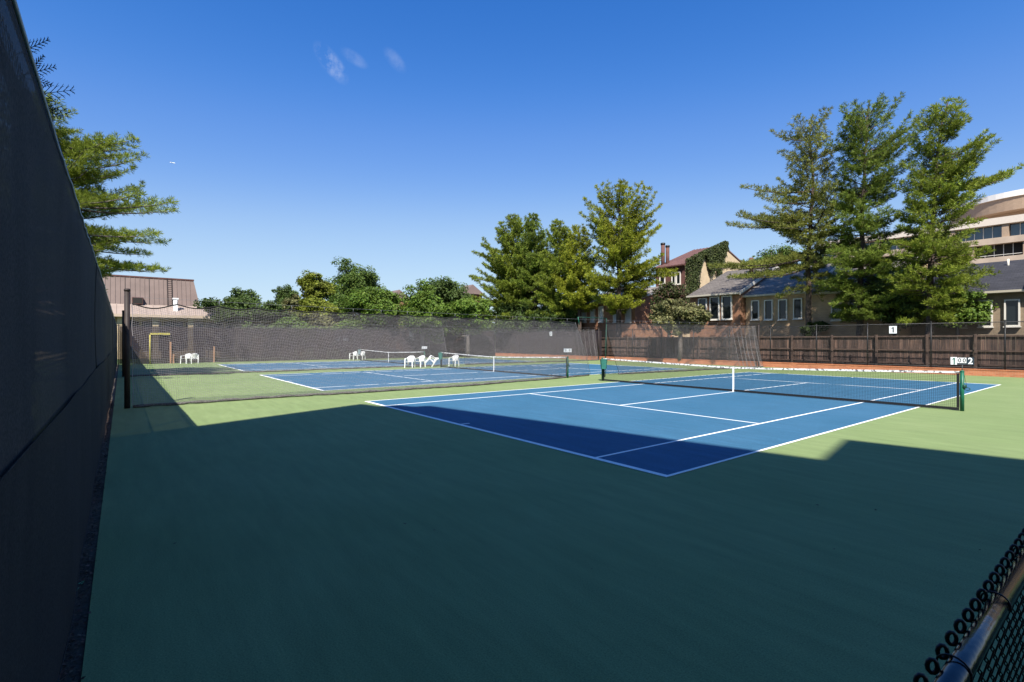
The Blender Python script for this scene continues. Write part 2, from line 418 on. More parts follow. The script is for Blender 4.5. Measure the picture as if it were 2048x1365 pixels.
# ------------------------------------------------------------------ mesh helpers
class MB:
    def __init__(s): s.v = []; s.f = []; s.n = 0
    def add(s, v, f):
        v = np.asarray(v, float).reshape(-1, 3)
        s.v.append(v); s.f += [tuple(int(i) + s.n for i in q) for q in f]; s.n += len(v); return s
    def hexa(s, p):                       # 8 corners: bottom 0-3, top 4-7
        return s.add(p, [(0, 3, 2, 1), (4, 5, 6, 7), (0, 1, 5, 4), (1, 2, 6, 5), (2, 3, 7, 6), (3, 0, 4, 7)])
    def box(s, x0, x1, y0, y1, z0, z1):
        return s.hexa([(x0, y0, z0), (x1, y0, z0), (x1, y1, z0), (x0, y1, z0), (x0, y0, z1), (x1, y0, z1), (x1, y1, z1), (x0, y1, z1)])
    def tube(s, path, r, n=8, cap=True):
        path = np.asarray(path, float); k = len(path)
        r = np.broadcast_to(np.asarray(r, float), (k,))
        t = np.gradient(path, axis=0); t /= (np.linalg.norm(t, axis=1, keepdims=True) + 1e-9)
        ref = np.array([0, 0, 1.]) if abs(t[0][2]) < .9 else np.array([1., 0, 0])
        vs = []
        for i in range(k):
            a = np.cross(t[i], ref); a /= (np.linalg.norm(a) + 1e-9); b = np.cross(t[i], a)
            ref = np.cross(a, t[i]) if abs(np.dot(np.cross(a, t[i]), ref)) > .1 else ref
            for j in range(n):
                q = 2 * math.pi * j / n
                vs.append(path[i] + r[i] * (a * math.cos(q) + b * math.sin(q)))
        fs = []
        for i in range(k - 1):
            for j in range(n):
                j2 = (j + 1) % n
                fs.append((i * n + j, i * n + j2, (i + 1) * n + j2, (i + 1) * n + j))
        if cap: fs.append(tuple(range(n))[::-1]); fs.append(tuple((k - 1) * n + j for j in range(n)))
        return s.add(vs, fs)
    def lathe(s, c, prof, n=16):          # prof: list of (radius, z)
        vs = []; fs = []
        for (r, z) in prof:
            for j in range(n):
                a = 2 * math.pi * j / n; vs.append((c[0] + r * math.cos(a), c[1] + r * math.sin(a), c[2] + z))
        for i in range(len(prof) - 1):
            for j in range(n):
                j2 = (j + 1) % n; fs.append((i * n + j, i * n + j2, (i + 1) * n + j2, (i + 1) * n + j))
        fs.append(tuple(range(n))[::-1]); fs.append(tuple((len(prof) - 1) * n + j for j in range(n)))
        return s.add(vs, fs)
    def prism(s, poly, z0, z1):
        n = len(poly); v = [(p[0], p[1], z0) for p in poly] + [(p[0], p[1], z1) for p in poly]
        f = [tuple(range(n))[::-1], tuple(range(n, 2 * n))] + [(i, (i + 1) % n, n + (i + 1) % n, n + i) for i in range(n)]
        return s.add(v, f)
    def slab(s, quad, th):                # quad of 4 pts thickened downward along its normal
        q = np.asarray(quad, float); nn = np.cross(q[1] - q[0], q[3] - q[0]); nn /= np.linalg.norm(nn)
        if nn[2] < 0: nn = -nn
        return s.hexa(np.vstack([q - nn * th, q]))

def link(name, me, material, parent=None, smooth=False):
    o = bpy.data.objects.new(name, me); COL.objects.link(o)
    if material is not None: me.materials.append(material)
    if parent is not None: o.parent = parent
    if smooth:
        me.polygons.foreach_set('use_smooth', np.ones(len(me.polygons), bool))
    return o
def origin_of(parent):
    p = np.zeros(3); q = parent
    while q is not None:
        p += np.array(q.location); q = q.parent
    return p
def obj(name, mb, material, parent=None, smooth=False, at=None):
    v = np.vstack(mb.v)
    off = origin_of(parent)
    me = bpy.data.meshes.new(name)
    loc = np.zeros(3)
    if parent is None:
        loc = np.array(at) if at is not None else np.array([(v[:, 0].min() + v[:, 0].max()) / 2, (v[:, 1].min() + v[:, 1].max()) / 2, v[:, 2].min()])
        off = loc
    me.from_pydata((v - off).tolist(), [], mb.f)
    me.update()
    o = link(name, me, material, parent, smooth)
    o.location = loc
    return o
def fastmesh(name, v, tris, material, parent=None, at=None):
    off = origin_of(parent) if parent is not None else (np.array(at) if at is not None else np.zeros(3))
    v = np.asarray(v, np.float64) - off
    me = bpy.data.meshes.new(name)
    nv, ntri = len(v), len(tris)
    me.vertices.add(nv); me.vertices.foreach_set('co', v.astype(np.float32).ravel())
    me.loops.add(ntri * 3); me.loops.foreach_set('vertex_index', np.asarray(tris, np.int32).ravel())
    me.polygons.add(ntri); me.polygons.foreach_set('loop_start', np.arange(0, ntri * 3, 3, dtype=np.int32))
    me.update(calc_edges=True); me.validate()
    o = link(name, me, material, parent)
    if parent is None: o.location = off
    return o
def tag(o, label, cat, group=None):
    o['label'] = label; o['category'] = cat
    if group: o['group'] = group
    return o
def thing(name, label, cat, loc, group=None):
    o = bpy.data.objects.new(name, None); COL.objects.link(o)
    o.location = loc; o.empty_display_size = .2
    return tag(o, label, cat, group)
def struct(o): o['kind'] = 'structure'; return o
def stuff(o): o['kind'] = 'stuff'; return o
def strands(paths_a, paths_b, r):
    """thin three-sided strands from point a to point b, as one triangle soup"""
    a = np.asarray(paths_a, float); b = np.asarray(paths_b, float)
    t = b - a; t /= (np.linalg.norm(t, axis=1, keepdims=True) + 1e-12)
    ref = np.where(np.abs(t[:, 2:3]) > .9, np.array([[1., 0, 0]]), np.array([[0, 0, 1.]]))
    u = np.cross(t, ref); u /= np.linalg.norm(u, axis=1, keepdims=True); wv = np.cross(t, u)
    n = len(a); v = np.zeros((n, 6, 3))
    for k in range(3):
        q = 2 * math.pi * k / 3
        d = (u * math.cos(q) + wv * math.sin(q)) * r
        v[:, k] = a + d; v[:, 3 + k] = b + d
    tr = np.array([[0, 1, 4], [0, 4, 3], [1, 2, 5], [1, 5, 4], [2, 0, 3], [2, 3, 5]])
    idx = (np.arange(n) * 6)[:, None, None] + tr[None]
    return v.reshape(-1, 3), idx.reshape(-1, 3)
def grid_net(P):
    """P[i, j] grid of points -> segments along both directions"""
    a = np.concatenate([P[:-1].reshape(-1, 3), P[:, :-1].reshape(-1, 3)])
    b = np.concatenate([P[1:].reshape(-1, 3), P[:, 1:].reshape(-1, 3)])
    return a, b
def digit_mesh(s, c, size):
    if s == '1':                             # bold figure with a flag and no foot
        k = size * .36
        v = [(-.06, -1), (.30, -1), (.30, 1), (.02, 1), (-.42, .66), (-.42, .36), (-.06, .56)]
        q = MB(); n = len(v); v3 = [(a * k, b * k, -.002) for a, b in v] + [(a * k, b * k, .002) for a, b in v]
        q.add(v3, [tuple(range(n))[::-1], tuple(range(n, 2 * n))] + [(i, (i + 1) % n, n + (i + 1) % n, n + i) for i in range(n)])
        me = bpy.data.meshes.new('numeral'); me.from_pydata(np.vstack(q.v).tolist(), [], q.f); return me
    tmp = bpy.data.objects.new('digit', c); COL.objects.link(tmp)
    bpy.context.view_layer.update()
    me = bpy.data.meshes.new_from_object(tmp.evaluated_get(bpy.context.evaluated_depsgraph_get()))
    bpy.data.objects.remove(tmp, do_unlink=True)
    return me
def text_mesh(name, s, size, material, parent, loc, rot, squash=1.0):
    c = bpy.data.curves.new(name, 'FONT'); c.body = s; c.size = size; c.align_x = 'CENTER'; c.align_y = 'CENTER'; c.extrude = .002
    c.offset = size * .02
    me = digit_mesh(s, c, size)
    o = link(name, me, material, parent); o.location = np.array(loc) - origin_of(parent); o.rotation_euler = rot; o.scale = (squash, 1, 1)
    return o

# ------------------------------------------------------------------ ground and courts
YL, YE, XB = -6.24, 30.3, -46.0              # left fence, brick end wall, back fence
m = MB().box(-3000, 3000, -3000, 3000, -.5, -.03)
struct(obj('ground', m, M['grass'], at=(0, 0, 0)))
m = MB().box(-600, 600, YE + .32, 900, -.4, .33)
struct(obj('terrace_ground', m, M['soil'], at=(0, 0, 0)))
m = MB().box(XB - .2, 4.6, -6.13, YE + .05, -.3, 0)
pav = struct(obj('court_pavement', m, M['green'], at=(0, 0, 0)))
m = MB().box(XB - .6, 8, -7.1, -6.132, -.3, -.012)
struct(obj('soil_strip', m, M['soil'], at=(0, 0, 0)))
COURTS = [-10.97, -26.1, -41.35]
for i, x0 in enumerate(COURTS):
    c = struct(obj('court_surface', MB().box(x0, x0 + 10.97, 0, 23.77, -.02, .004), M['blue'], at=(x0, 0, 0)))
    lw = .05
    X0, X1 = x0, x0 + 10.97
    segs = [(X0, X1, 0, .10), (X0, X1, 23.70, 23.77), (X0, X0 + lw, .10, 23.70), (X1 - lw, X1, .10, 23.70),
            (X0 + 1.37, X0 + 1.37 + lw, .10, 23.70), (X1 - 1.37 - lw, X1 - 1.37, .10, 23.70),
            (X0 + 1.37 + lw, X1 - 1.37 - lw, 5.485, 5.485 + lw), (X0 + 1.37 + lw, X1 - 1.37 - lw, 18.235, 18.285),
            (X0 + 5.46, X0 + 5.51, 5.485 + lw, 18.235), (X0 + 5.46, X0 + 5.51, .10, .32), (X0 + 5.46, X0 + 5.51, 23.45, 23.70)]
    for (a, b, y0, y1) in segs:
        obj('line', MB().box(a, b, y0, y1, -.01, .008), M['line'], c)

# leaf litter against the left fence
rng = np.random.default_rng(5)
def litter(n, x0, x1, y0, y1, s0, s1, name, label, mt):
    c = np.stack([rng.uniform(x0, x1, n), y0 + (y1 - y0) * rng.beta(1.2, 2.2, n), rng.uniform(-.008, .012, n)], 1)
    a = rng.uniform(0, 6.28, n); s = rng.uniform(s0, s1, n); tl = rng.uniform(-.5, .5, (n, 2))
    u = np.stack([np.cos(a), np.sin(a), tl[:, 0]], 1) * s[:, None]; v2 = np.stack([-np.sin(a), np.cos(a), tl[:, 1]], 1) * s[:, None] * .6
    V = np.stack([c - u, c + v2, c + u, c - v2], 1)
    T = (np.arange(n) * 4)[:, None, None] + np.array([[0, 1, 2], [0, 2, 3]])[None]
    o = fastmesh(name, V.reshape(-1, 3), T.reshape(-1, 3), mt)
    o['label'] = label; o['category'] = 'leaves'
    return stuff(o)
litter(9000, -16, 3.8, -6.27, -6.115, .005, .018, 'leaf_litter', 'dry brown leaf litter along the foot of the dark fence screen', M['litter'])
def fallen(n, seed):
    rg = np.random.default_rng(seed)
    C = np.stack([rg.uniform(-14, 3.6, n), rg.uniform(-6, 14, n), rg.uniform(.012, .02, n)], 1)
    a = rg.uniform(0, 6.28, n); s_ = rg.uniform(.008, .024, n)
    u = np.stack([np.cos(a), np.sin(a), rg.uniform(-.2, .2, n)], 1) * s_[:, None]; v2 = np.stack([-np.sin(a), np.cos(a), rg.uniform(-.2, .2, n)], 1) * s_[:, None] * .55
    V = np.stack([C - u, C + v2, C + u, C - v2], 1); T = (np.arange(n) * 4)[:, None, None] + np.array([[0, 1, 2], [0, 2, 3]])[None]
    o = fastmesh('fallen_leaves', V.reshape(-1, 3), T.reshape(-1, 3), M['litter']); o['label'] = 'tiny dry leaves scattered over the court surface'; o['category'] = 'leaves'
    stuff(o)
fallen(130, 9)
for k, (px_, py_) in enumerate(((163, 1168), (152, 1182))):
    p = onG(px_, py_); q = MB()
    q.add([p + np.array(d) for d in ((-.035, 0, .004), (0, .02, .02), (.04, .005, .012), (.0, -.022, .006))], [(0, 1, 2), (0, 2, 3)])
    tag(obj('green_scrap', q, M['litterg']), ('larger' if k == 0 else 'smaller') + ' bright green scrap lying on the leaf litter', 'scrap', 'green scraps by the fence')

# ------------------------------------------------------------------ left fence with dark windscreen
def wavy_screen(p0, p1, z0, z1, mtl, name, parent, amp=.03, nx=260, nz=14, seed=1, sag=.03, tie=.6, th=.0):
    rg = np.random.default_rng(seed)
    p0 = np.array(p0, float); p1 = np.array(p1, float); d = p1 - p0; ln = np.linalg.norm(d); d /= ln; nrm = np.array([-d[1], d[0]])
    s = np.linspace(0, ln, nx); h = np.linspace(0, 1, nz)
    ph = rg.uniform(0, 6.28, 6)
    S, Hh = np.meshgrid(s, h, indexing='ij')
    top = z1 - sag * np.abs(np.sin(math.pi * S / tie)) * (.6 + .5 * np.sin(S * .77 + ph[5])) + .012 * np.sin(S * .53 + ph[1])
    bot = z0 + .02 * np.sin(S * 1.3 + ph[0]) + .012 * np.sin(S * 3.1 + ph[1])
    Z = bot + (top - bot) * Hh
    off = amp * (np.sin(S * .9 + ph[2]) * .6 + np.sin(S * 2.3 + ph[3] + Hh * 1.5) * .4 + np.sin(S * 4.3 + ph[4] + Hh * 2.2) * .07) * (.25 + np.sin(Hh * math.pi) + .35 * (1 - Hh))
    P = np.stack([p0[0] + d[0] * S + nrm[0] * off, p0[1] + d[1] * S + nrm[1] * off, Z], -1)
    V = P.reshape(-1, 3)
    I = np.arange(nx * nz).reshape(nx, nz)
    a, b, c, e = I[:-1, :-1].ravel(), I[1:, :-1].ravel(), I[1:, 1:].ravel(), I[:-1, 1:].ravel()
    T = np.concatenate([np.stack([a, b, c], 1), np.stack([a, c, e], 1)])
    o = fastmesh(name, V, T, mtl, parent)
    o.data.polygons.foreach_set('use_smooth', np.ones(len(o.data.polygons), bool))
    return o, P
def link_mesh(p0, p1, z0, z1, cell, r, name, parent, mtl):
    """chain-link diamonds as straight crossing wires in one plane"""
    p0 = np.array(p0, float); p1 = np.array(p1, float); d = p1 - p0; ln = np.linalg.norm(d); d /= ln; h = z1 - z0
    A = []; B = []
    for s in np.arange(-h, ln, cell):
        for sg in (0, 1):
            a, b = (s, s + h) if sg == 0 else (s + h, s)
            za, zb = z0, z1
            # clip to the panel
            def clip(u, v, zu, zv):
                if u < 0: k = (0 - u) / (v - u); u, zu = 0, zu + k * (zv - zu)
                if u > ln: k = (u - ln) / (u - v); zu = zu + k * (zv - zu); u = ln
                return u, zu
            a2, za2 = clip(a, b, za, zb); b2, zb2 = clip(b, a, zb, za)
            if (a < 0 and b < 0) or (a > ln and b > ln): continue
            A.append((p0[0] + d[0] * a2, p0[1] + d[1] * a2, za2)); B.append((p0[0] + d[0] * b2, p0[1] + d[1] * b2, zb2))
    V, T = strands(A, B, r)
    return stuff(fastmesh(name, V, T, mtl, parent))
def posts(parent, pts, z0, z1, r, mtl, name='post'):
    for (x, y) in pts:
        q = MB().tube([(x, y, z0), (x, y, z1)], r, 10)
        q.lathe((x, y, z1), [(r * 1.12, 0), (r * 1.12, .03), (r * .6, .055), (.004, .06)], 10)
        obj(name, q, mtl, parent, True)

lf = thing('screened_fence', 'tall chain link fence in shade hung with a black windscreen along the left edge', 'fence', (-20, YL - .05, 0), 'fences round the courts')
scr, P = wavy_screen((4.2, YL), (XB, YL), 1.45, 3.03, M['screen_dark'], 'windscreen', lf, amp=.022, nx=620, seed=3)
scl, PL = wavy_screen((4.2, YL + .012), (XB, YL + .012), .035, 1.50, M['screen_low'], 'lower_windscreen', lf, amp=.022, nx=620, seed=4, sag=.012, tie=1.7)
obj('hem', MB().tube(P[::1, -1] + np.array([0, .004, .002]), .0075, 5), M['hem'], lf, True)
obj('lower_hem', MB().tube(PL[::1, 0] + np.array([0, .004, 0]), .0028, 5), M['screen_dark'], lf, True)
obj('seam', MB().tube(PL[::1, -1] + np.array([0, .003, 0]), .0025, 5), M['screen_low'], lf, True)
for xs_ in (-5.4, -21.5):                       # vertical seams of the cloth
    j = int(np.argmin(np.abs(P[:, 0, 0] - xs_)))
    obj('seam', MB().tube(P[j] + np.array([0, .006, 0]), .006, 5), M['black'], lf, True)
posts(lf, [(x, YL - .09) for x in np.arange(3.9, XB, -3.05)], -.1, 3.05, .036, M['black'])
obj('top_rail', MB().tube([(4.2, YL - .09, 3.03), (XB, YL - .09, 3.03)], .022, 8), M['black'], lf, True)
link_mesh((4.2, YL - .045), (XB, YL - .045), .05, 3.05, .0636, .0018, 'chain_link', lf, M['black'])
kn = MB()                                        # knuckles of the wire standing above the rail
for x in np.arange(2.0, -16, -.0636):
    kn.tube([(x - .016, YL - .006, 3.00), (x - .010, YL - .006, 3.045), (x, YL - .006, 3.062), (x + .010, YL - .006, 3.045), (x + .016, YL - .006, 3.00)], .006, 5)
stuff(obj('wire_knuckles', kn, M['black'], lf))

# ------------------------------------------------------------------ back fence beyond the third court
bf = thing('screened_fence', 'long sunlit chain link fence with faded dark windscreen beyond the third court', 'fence', (XB, 12, 0), 'fences round the courts')
scr2, P2 = wavy_screen((XB, YL + .15), (XB, YE), .03, 3.02, M['screen_sun'], 'windscreen', bf, amp=.03, nx=300, seed=8, tie=3.05, sag=.05)
posts(bf, [(XB - .09, y) for y in np.arange(YL + .1, YE, 3.05)], -.1, 3.1, .036, M['black'])
obj('top_rail', MB().tube([(XB - .09, YL, 3.07), (XB - .09, YE, 3.07)], .022, 8), M['black'], bf, True)
link_mesh((XB - .05, YL), (XB - .05, YE), .05, 3.1, .0636, .002, 'chain_link', bf, M['black'])
g = thing('gate_frame', 'yellow painted pipe gate frame standing against the back windscreen', 'gate', (XB + .12, -3.4, 0))
a = onX(300, 670, XB + .12); b = onX(340, 670, XB + .12)
obj('jamb', MB().tube([(XB + .12, a[1], 0), (XB + .12, a[1], a[2])], .05, 8), M['yellow'], g, True)
obj('jamb', MB().tube([(XB + .12, b[1], 0), (XB + .12, b[1], a[2])], .035, 8), M['brownpost'], g, True)
obj('lintel', MB().box(XB + .07, XB + .17, a[1], b[1], a[2], a[2] + .16), M['yellow'], g)
for (x_, y0_, y1_, w_) in ((341, 684, 721, .11), (347, 708, 721, .10), (428, 693, 718, .10)):
    p = onX(x_, y1_, XB + .16); q = onX(x_, y0_, XB + .16)
    tag(obj('wooden_stake', MB().box(XB + .12, XB + .20, p[1] - w_ / 2, p[1] + w_ / 2, 0, q[2]), M['stake']),
        {341: 'tall pale orange wooden stake beside the yellow gate frame', 347: 'short pale orange stake next to the taller one', 428: 'lone pale orange stake right of the two chairs by the back fence'}[x_], 'stake', 'stakes by the back fence')

# ------------------------------------------------------------------ end wall: brick, chain link, boards
bw = thing('brick_wall', 'long low red brick retaining wall at the far end of the courts', 'wall', (-20, YE + .15, 0))
obj('brickwork', MB().box(XB + .1, 9, YE, YE + .30, -.2, .30), M['brickwall'], bw)
m = MB()
for x in np.arange(XB + .1, 9, .095):
    m.box(x, x + .085, YE - .012, YE + .312, .302, .365)
stuff(obj('rowlock_cap', m, M['brickwall'], bw))
ef = thing('chain_link_fence', 'black chain link fence standing on the low brick wall', 'fence', (-20, YE + .12, .36), 'fences round the courts')
pp = [(onY(x, 700, YE + .12)[0], YE + .12) for x in (1541, 1633, 1735, 1862, 2010)]
pp += [(x, YE + .12) for x in np.arange(pp[0][0] - 3.05, XB, -3.05)] + [(3.4, YE + .12), (6.4, YE + .12)]
posts(ef, pp, .30, 2.92, .036, M['black'])
for z in (2.86, .45):
    obj('rail', MB().tube([(XB, YE + .12, z), (9, YE + .12, z)], .021, 8), M['black'], ef, True)
link_mesh((XB, YE + .08), (9, YE + .08), .40, 2.90, .0636, .0019, 'chain_link', ef, M['black'])
scr3, P3 = wavy_screen((-28.6, YE + .02), (XB + .15, YE + .02), .38, 2.84, M['screen_sun'], 'windscreen', ef, amp=.02, nx=160, seed=11, tie=1.0, sag=.05)
wf = thing('board_fence', 'weathered brown wooden board fence behind the chain link', 'fence', (-18, YE + 1.15, .33))
YB = YE + 1.15
rb = random.Random(4)
bw_ = .168
xs = np.arange(-38.6, 3.4, bw_)
proto = []
for k in range(6):
    me = bpy.data.meshes.new('board')
    q = MB().hexa([(-.080, -.011, 0), (.080, -.011, 0), (.080, .011, 0), (-.080, .011, 0), (-.079, -.011, 1.80 + .006 * k), (.080, -.011, 1.80 + .004 * k), (.080, .011, 1.80 + .004 * k), (-.079, .011, 1.80 + .006 * k)])
    me.from_pydata(np.vstack(q.v).tolist(), [], q.f); me.materials.append(M['wood']); proto.append(me)
for x in xs:
    o = bpy.data.objects.new('board', proto[rb.randrange(6)]); COL.objects.link(o); o.parent = wf
    o.location = (x - wf.location.x, .06 + rb.uniform(-.006, .006), .04); o.rotation_euler = (0, rb.uniform(-.006, .006), rb.uniform(-.05, .05))
for z in (.50, 1.28, 2.10):
    obj('rail', MB().box(-38.8, 3.5, YB - .035, YB + .035, z, z + .085), M['woodpost'], wf)
for px_ in list(np.arange(-38.6, -12.6, 2.45)) + [onY(x, 700, YB)[0] for x in (1585, 1665, 1754, 1855, 1952)] + [1.3]:
    obj('post', MB().box(px_ - .055, px_ + .055, YB - .13, YB - .037, .30, 2.26), M['woodpost'], wf)

# court number signs on the end fence
def number_sign(x, y, s, label):
    p = onY(x, y, YE + .03)
    t = thing('court_sign', label, 'sign', (p[0], YE + .03, p[2] - .22), 'court number signs')
    obj('panel', MB().box(p[0] - .185, p[0] + .185, YE + .01, YE + .03, p[2] - .22, p[2] + .22), M['signwhite'], t)
    text_mesh('numeral', s, .44, M['ink'], t, (p[0], YE + .005, p[2]), (R(90), 0, 0), 1.0)
number_sign(1786, 660, '1', 'white square court sign with black number 1 on the chain link')
number_sign(1102, 668, '3', 'small white sign with number 3 seen through the divider net')

# ------------------------------------------------------------------ court divider nets
def divider(X, Ya_top, Yb_top, Ya_bot, Yb_bot, dxa, dxb, ztop, label, gather=None, seed=0, step=.05, hang=1.05, rad=.0027):
    t = thing('divider_net', label, 'net', (X, (Ya_bot + Yb_bot) / 2, 0), 'divider nets between the courts')
    rg = np.random.default_rng(seed)
    ns = int(abs(Yb_top - Ya_top) / step); nh = int(2.85 / step)
    s = np.linspace(0, 1, ns)
    if gather == 'end': s = 1 - (1 - s) ** 1.35
    h = np.linspace(0, 1, nh)
    ph = rg.uniform(0, 6.28, 8)
    Ltop = Yb_top - Ya_top
    ytop = Ya_top + Ltop * s; ybot = Ya_bot + (Yb_bot - Ya_bot) * s
    hs = np.abs(np.sin(math.pi * (ytop - Ya_top) / hang))
    first = np.exp(-((ytop - Ya_top) / 2.2)) if gather != 'end' else 0 * ytop
    zt = ztop(ytop) - (.055 + .10 * first) * hs ** 1.2
    xtop = X + .012 * np.sin(ytop * 2 + ph[0])
    xbot = X + dxa * (1 - s) ** 3 + dxb * s ** 4 + .14 * np.sin(ybot * .42 + ph[1]) + .06 * np.sin(ybot * 1.3 + ph[2])
    zb = np.full_like(s, .055)
    Hh = h[None, :]
    e = Hh ** .85
    P = np.zeros((ns, nh, 3))
    belly = np.sin(Hh * math.pi)
    P[..., 0] = xbot[:, None] * (1 - e) + xtop[:, None] * e + belly * (.07 * np.sin(ytop * .8 + ph[3]) + .035 * np.sin(ytop * 2.7 + ph[4]))[:, None]
    if gather == 'end':
        P[..., 0] += (.10 * np.sin(s * 170)[:, None] * (s[:, None] > .8)) * (1 - Hh * .5)
    P[..., 1] = ybot[:, None] * (1 - Hh) + ytop[:, None] * Hh
    P[..., 2] = zb[:, None] * (1 - Hh) + zt[:, None] * Hh - belly * .02
    P[..., 1] += .010 * np.sin(P[..., 2] * 9 + ytop[:, None] * 1.7)
    P[..., 2] += .012 * np.sin(P[..., 1] * 5 + ph[5]) * (1 - Hh)
    a, b = grid_net(P)
    V, T = strands(a, b, rad)
    stuff(fastmesh('netting', V, T, M['net'], t))
    obj('top_rope', MB().tube(P[::3, -1], .020, 6), M['toprope'], t, True)
    hm = P[::4, 0].copy(); hm[:, 2] = .045 + .012 * np.sin(hm[:, 1] * 7)
    obj('weighted_hem', MB().tube(hm, .042 + .010 * np.sin(np.arange(len(hm)) * 1.9), 7), M['hemrope'], t, True)
    for e_ in (0, -1):
        obj('edge_cord', MB().tube(P[e_], .009, 5), M['net'] if gather is None else M['toprope'], t, True)
    k = 0
    for y in np.arange(Ya_top + hang * (1 if gather is None else .2), Yb_top, hang):
        j = int(np.argmin(np.abs(ytop - y)))
        q = P[j, -1]
        obj('hanger', MB().tube([q + np.array([0, 0, .005]), q + np.array([.01, .01, .10]), (X, q[1], cable_z(q[1]))], .010, 5), M['steel'], t, True)
    return P
def cable_z(y): return 3.10 - .16 * math.sin(math.pi * min(1, max(0, (y + 5.8) / 36)))
vcz = np.vectorize(cable_z)
D1, D2 = -13.45, -28.75
divider(D1, -5.72, 11.65, -5.70, 13.9, .02, -1.05, lambda y: vcz(y) - .12 - .05 * np.exp(-(y + 5.7)), 'pale mesh divider net nearest the camera hanging from the brown post', seed=1, rad=.0034)
divider(D1, 13.85, 29.5, 15.9, 30.05, -1.0, .15, lambda y: vcz(y) - .10, 'far half of the first divider net with gathered folds before the board fence', gather='end', seed=2)
divider(D2, -5.72, 13.0, -5.70, 13.6, .02, -.25, lambda y: vcz(y) - .10, 'left half of the second divider net beyond the middle court', seed=3, step=.055)
divider(D2, 14.9, 29.5, 15.1, 29.9, -.2, .15, lambda y: vcz(y) - .10, 'right half of the second divider net in front of the brick wall corner', gather='end', seed=4, step=.055)
for X, lb in ((D1, 'thin cable holding up the nearest divider net'), (D2, 'thin cable holding up the second divider net')):
    ys = np.linspace(-5.72, 29.95, 40)
    tag(obj('support_cable', MB().tube([(X, y, cable_z(y) + .01) for y in ys], .0035, 5), M['steel']), lb, 'cable', 'divider support cables')
for (x, y, z, r, lb) in ((-13.50, -5.83, 3.30, .068, 'stout brown steel post holding the nearest divider net'), (-29.0, -5.88, 3.42, .060, 'second brown post further along the dark fence'),
                         (D1 - .02, 30.08, 3.05, .05, 'dark post at the gathered end of the divider net by the brick wall'), (D2, 30.08, 3.05, .05, 'dark post at the far end of the second divider net')):
    q = MB().tube([(x, y, -.1), (x, y, z)], r, 14)
    t = thing('divider_post', lb, 'post', (x, y, 0), 'posts of the divider nets')
    obj('shaft', q, M['brownpost'], t, True)
    obj('cap', MB().lathe((x, y, z), [(r * 1.15, -.03), (r * 1.15, .02), (r * .8, .045), (.005, .05)], 14), M['brownpost'], t, True)
# green portal over the gap in the first divider
t = thing('net_portal', 'thin green steel portal over the gap between the divider halves', 'frame', (D1 - .05, 13.6, 0))
a = onX(1156, 637, D1 - .05); b = onX(1213, 637, D1 - .05)
obj('upright', MB().tube([(D1 - .05, b[1] - .12, 0), (D1 - .05, b[1], b[2])], .022, 8), M['darkgreen'], t, True)
obj('crossbar', MB().tube([(D1 - .05, b[1], b[2]), (D1 - .05, a[1], b[2])], .016, 8), M['darkgreen'], t, True)
obj('stub', MB().tube([(D1 - .05, a[1], b[2]), (D1 - .05, a[1] + .1, b[2] - .38)], .022, 8), M['greenpost'], t, True)
p = onX(883, 632, D2)
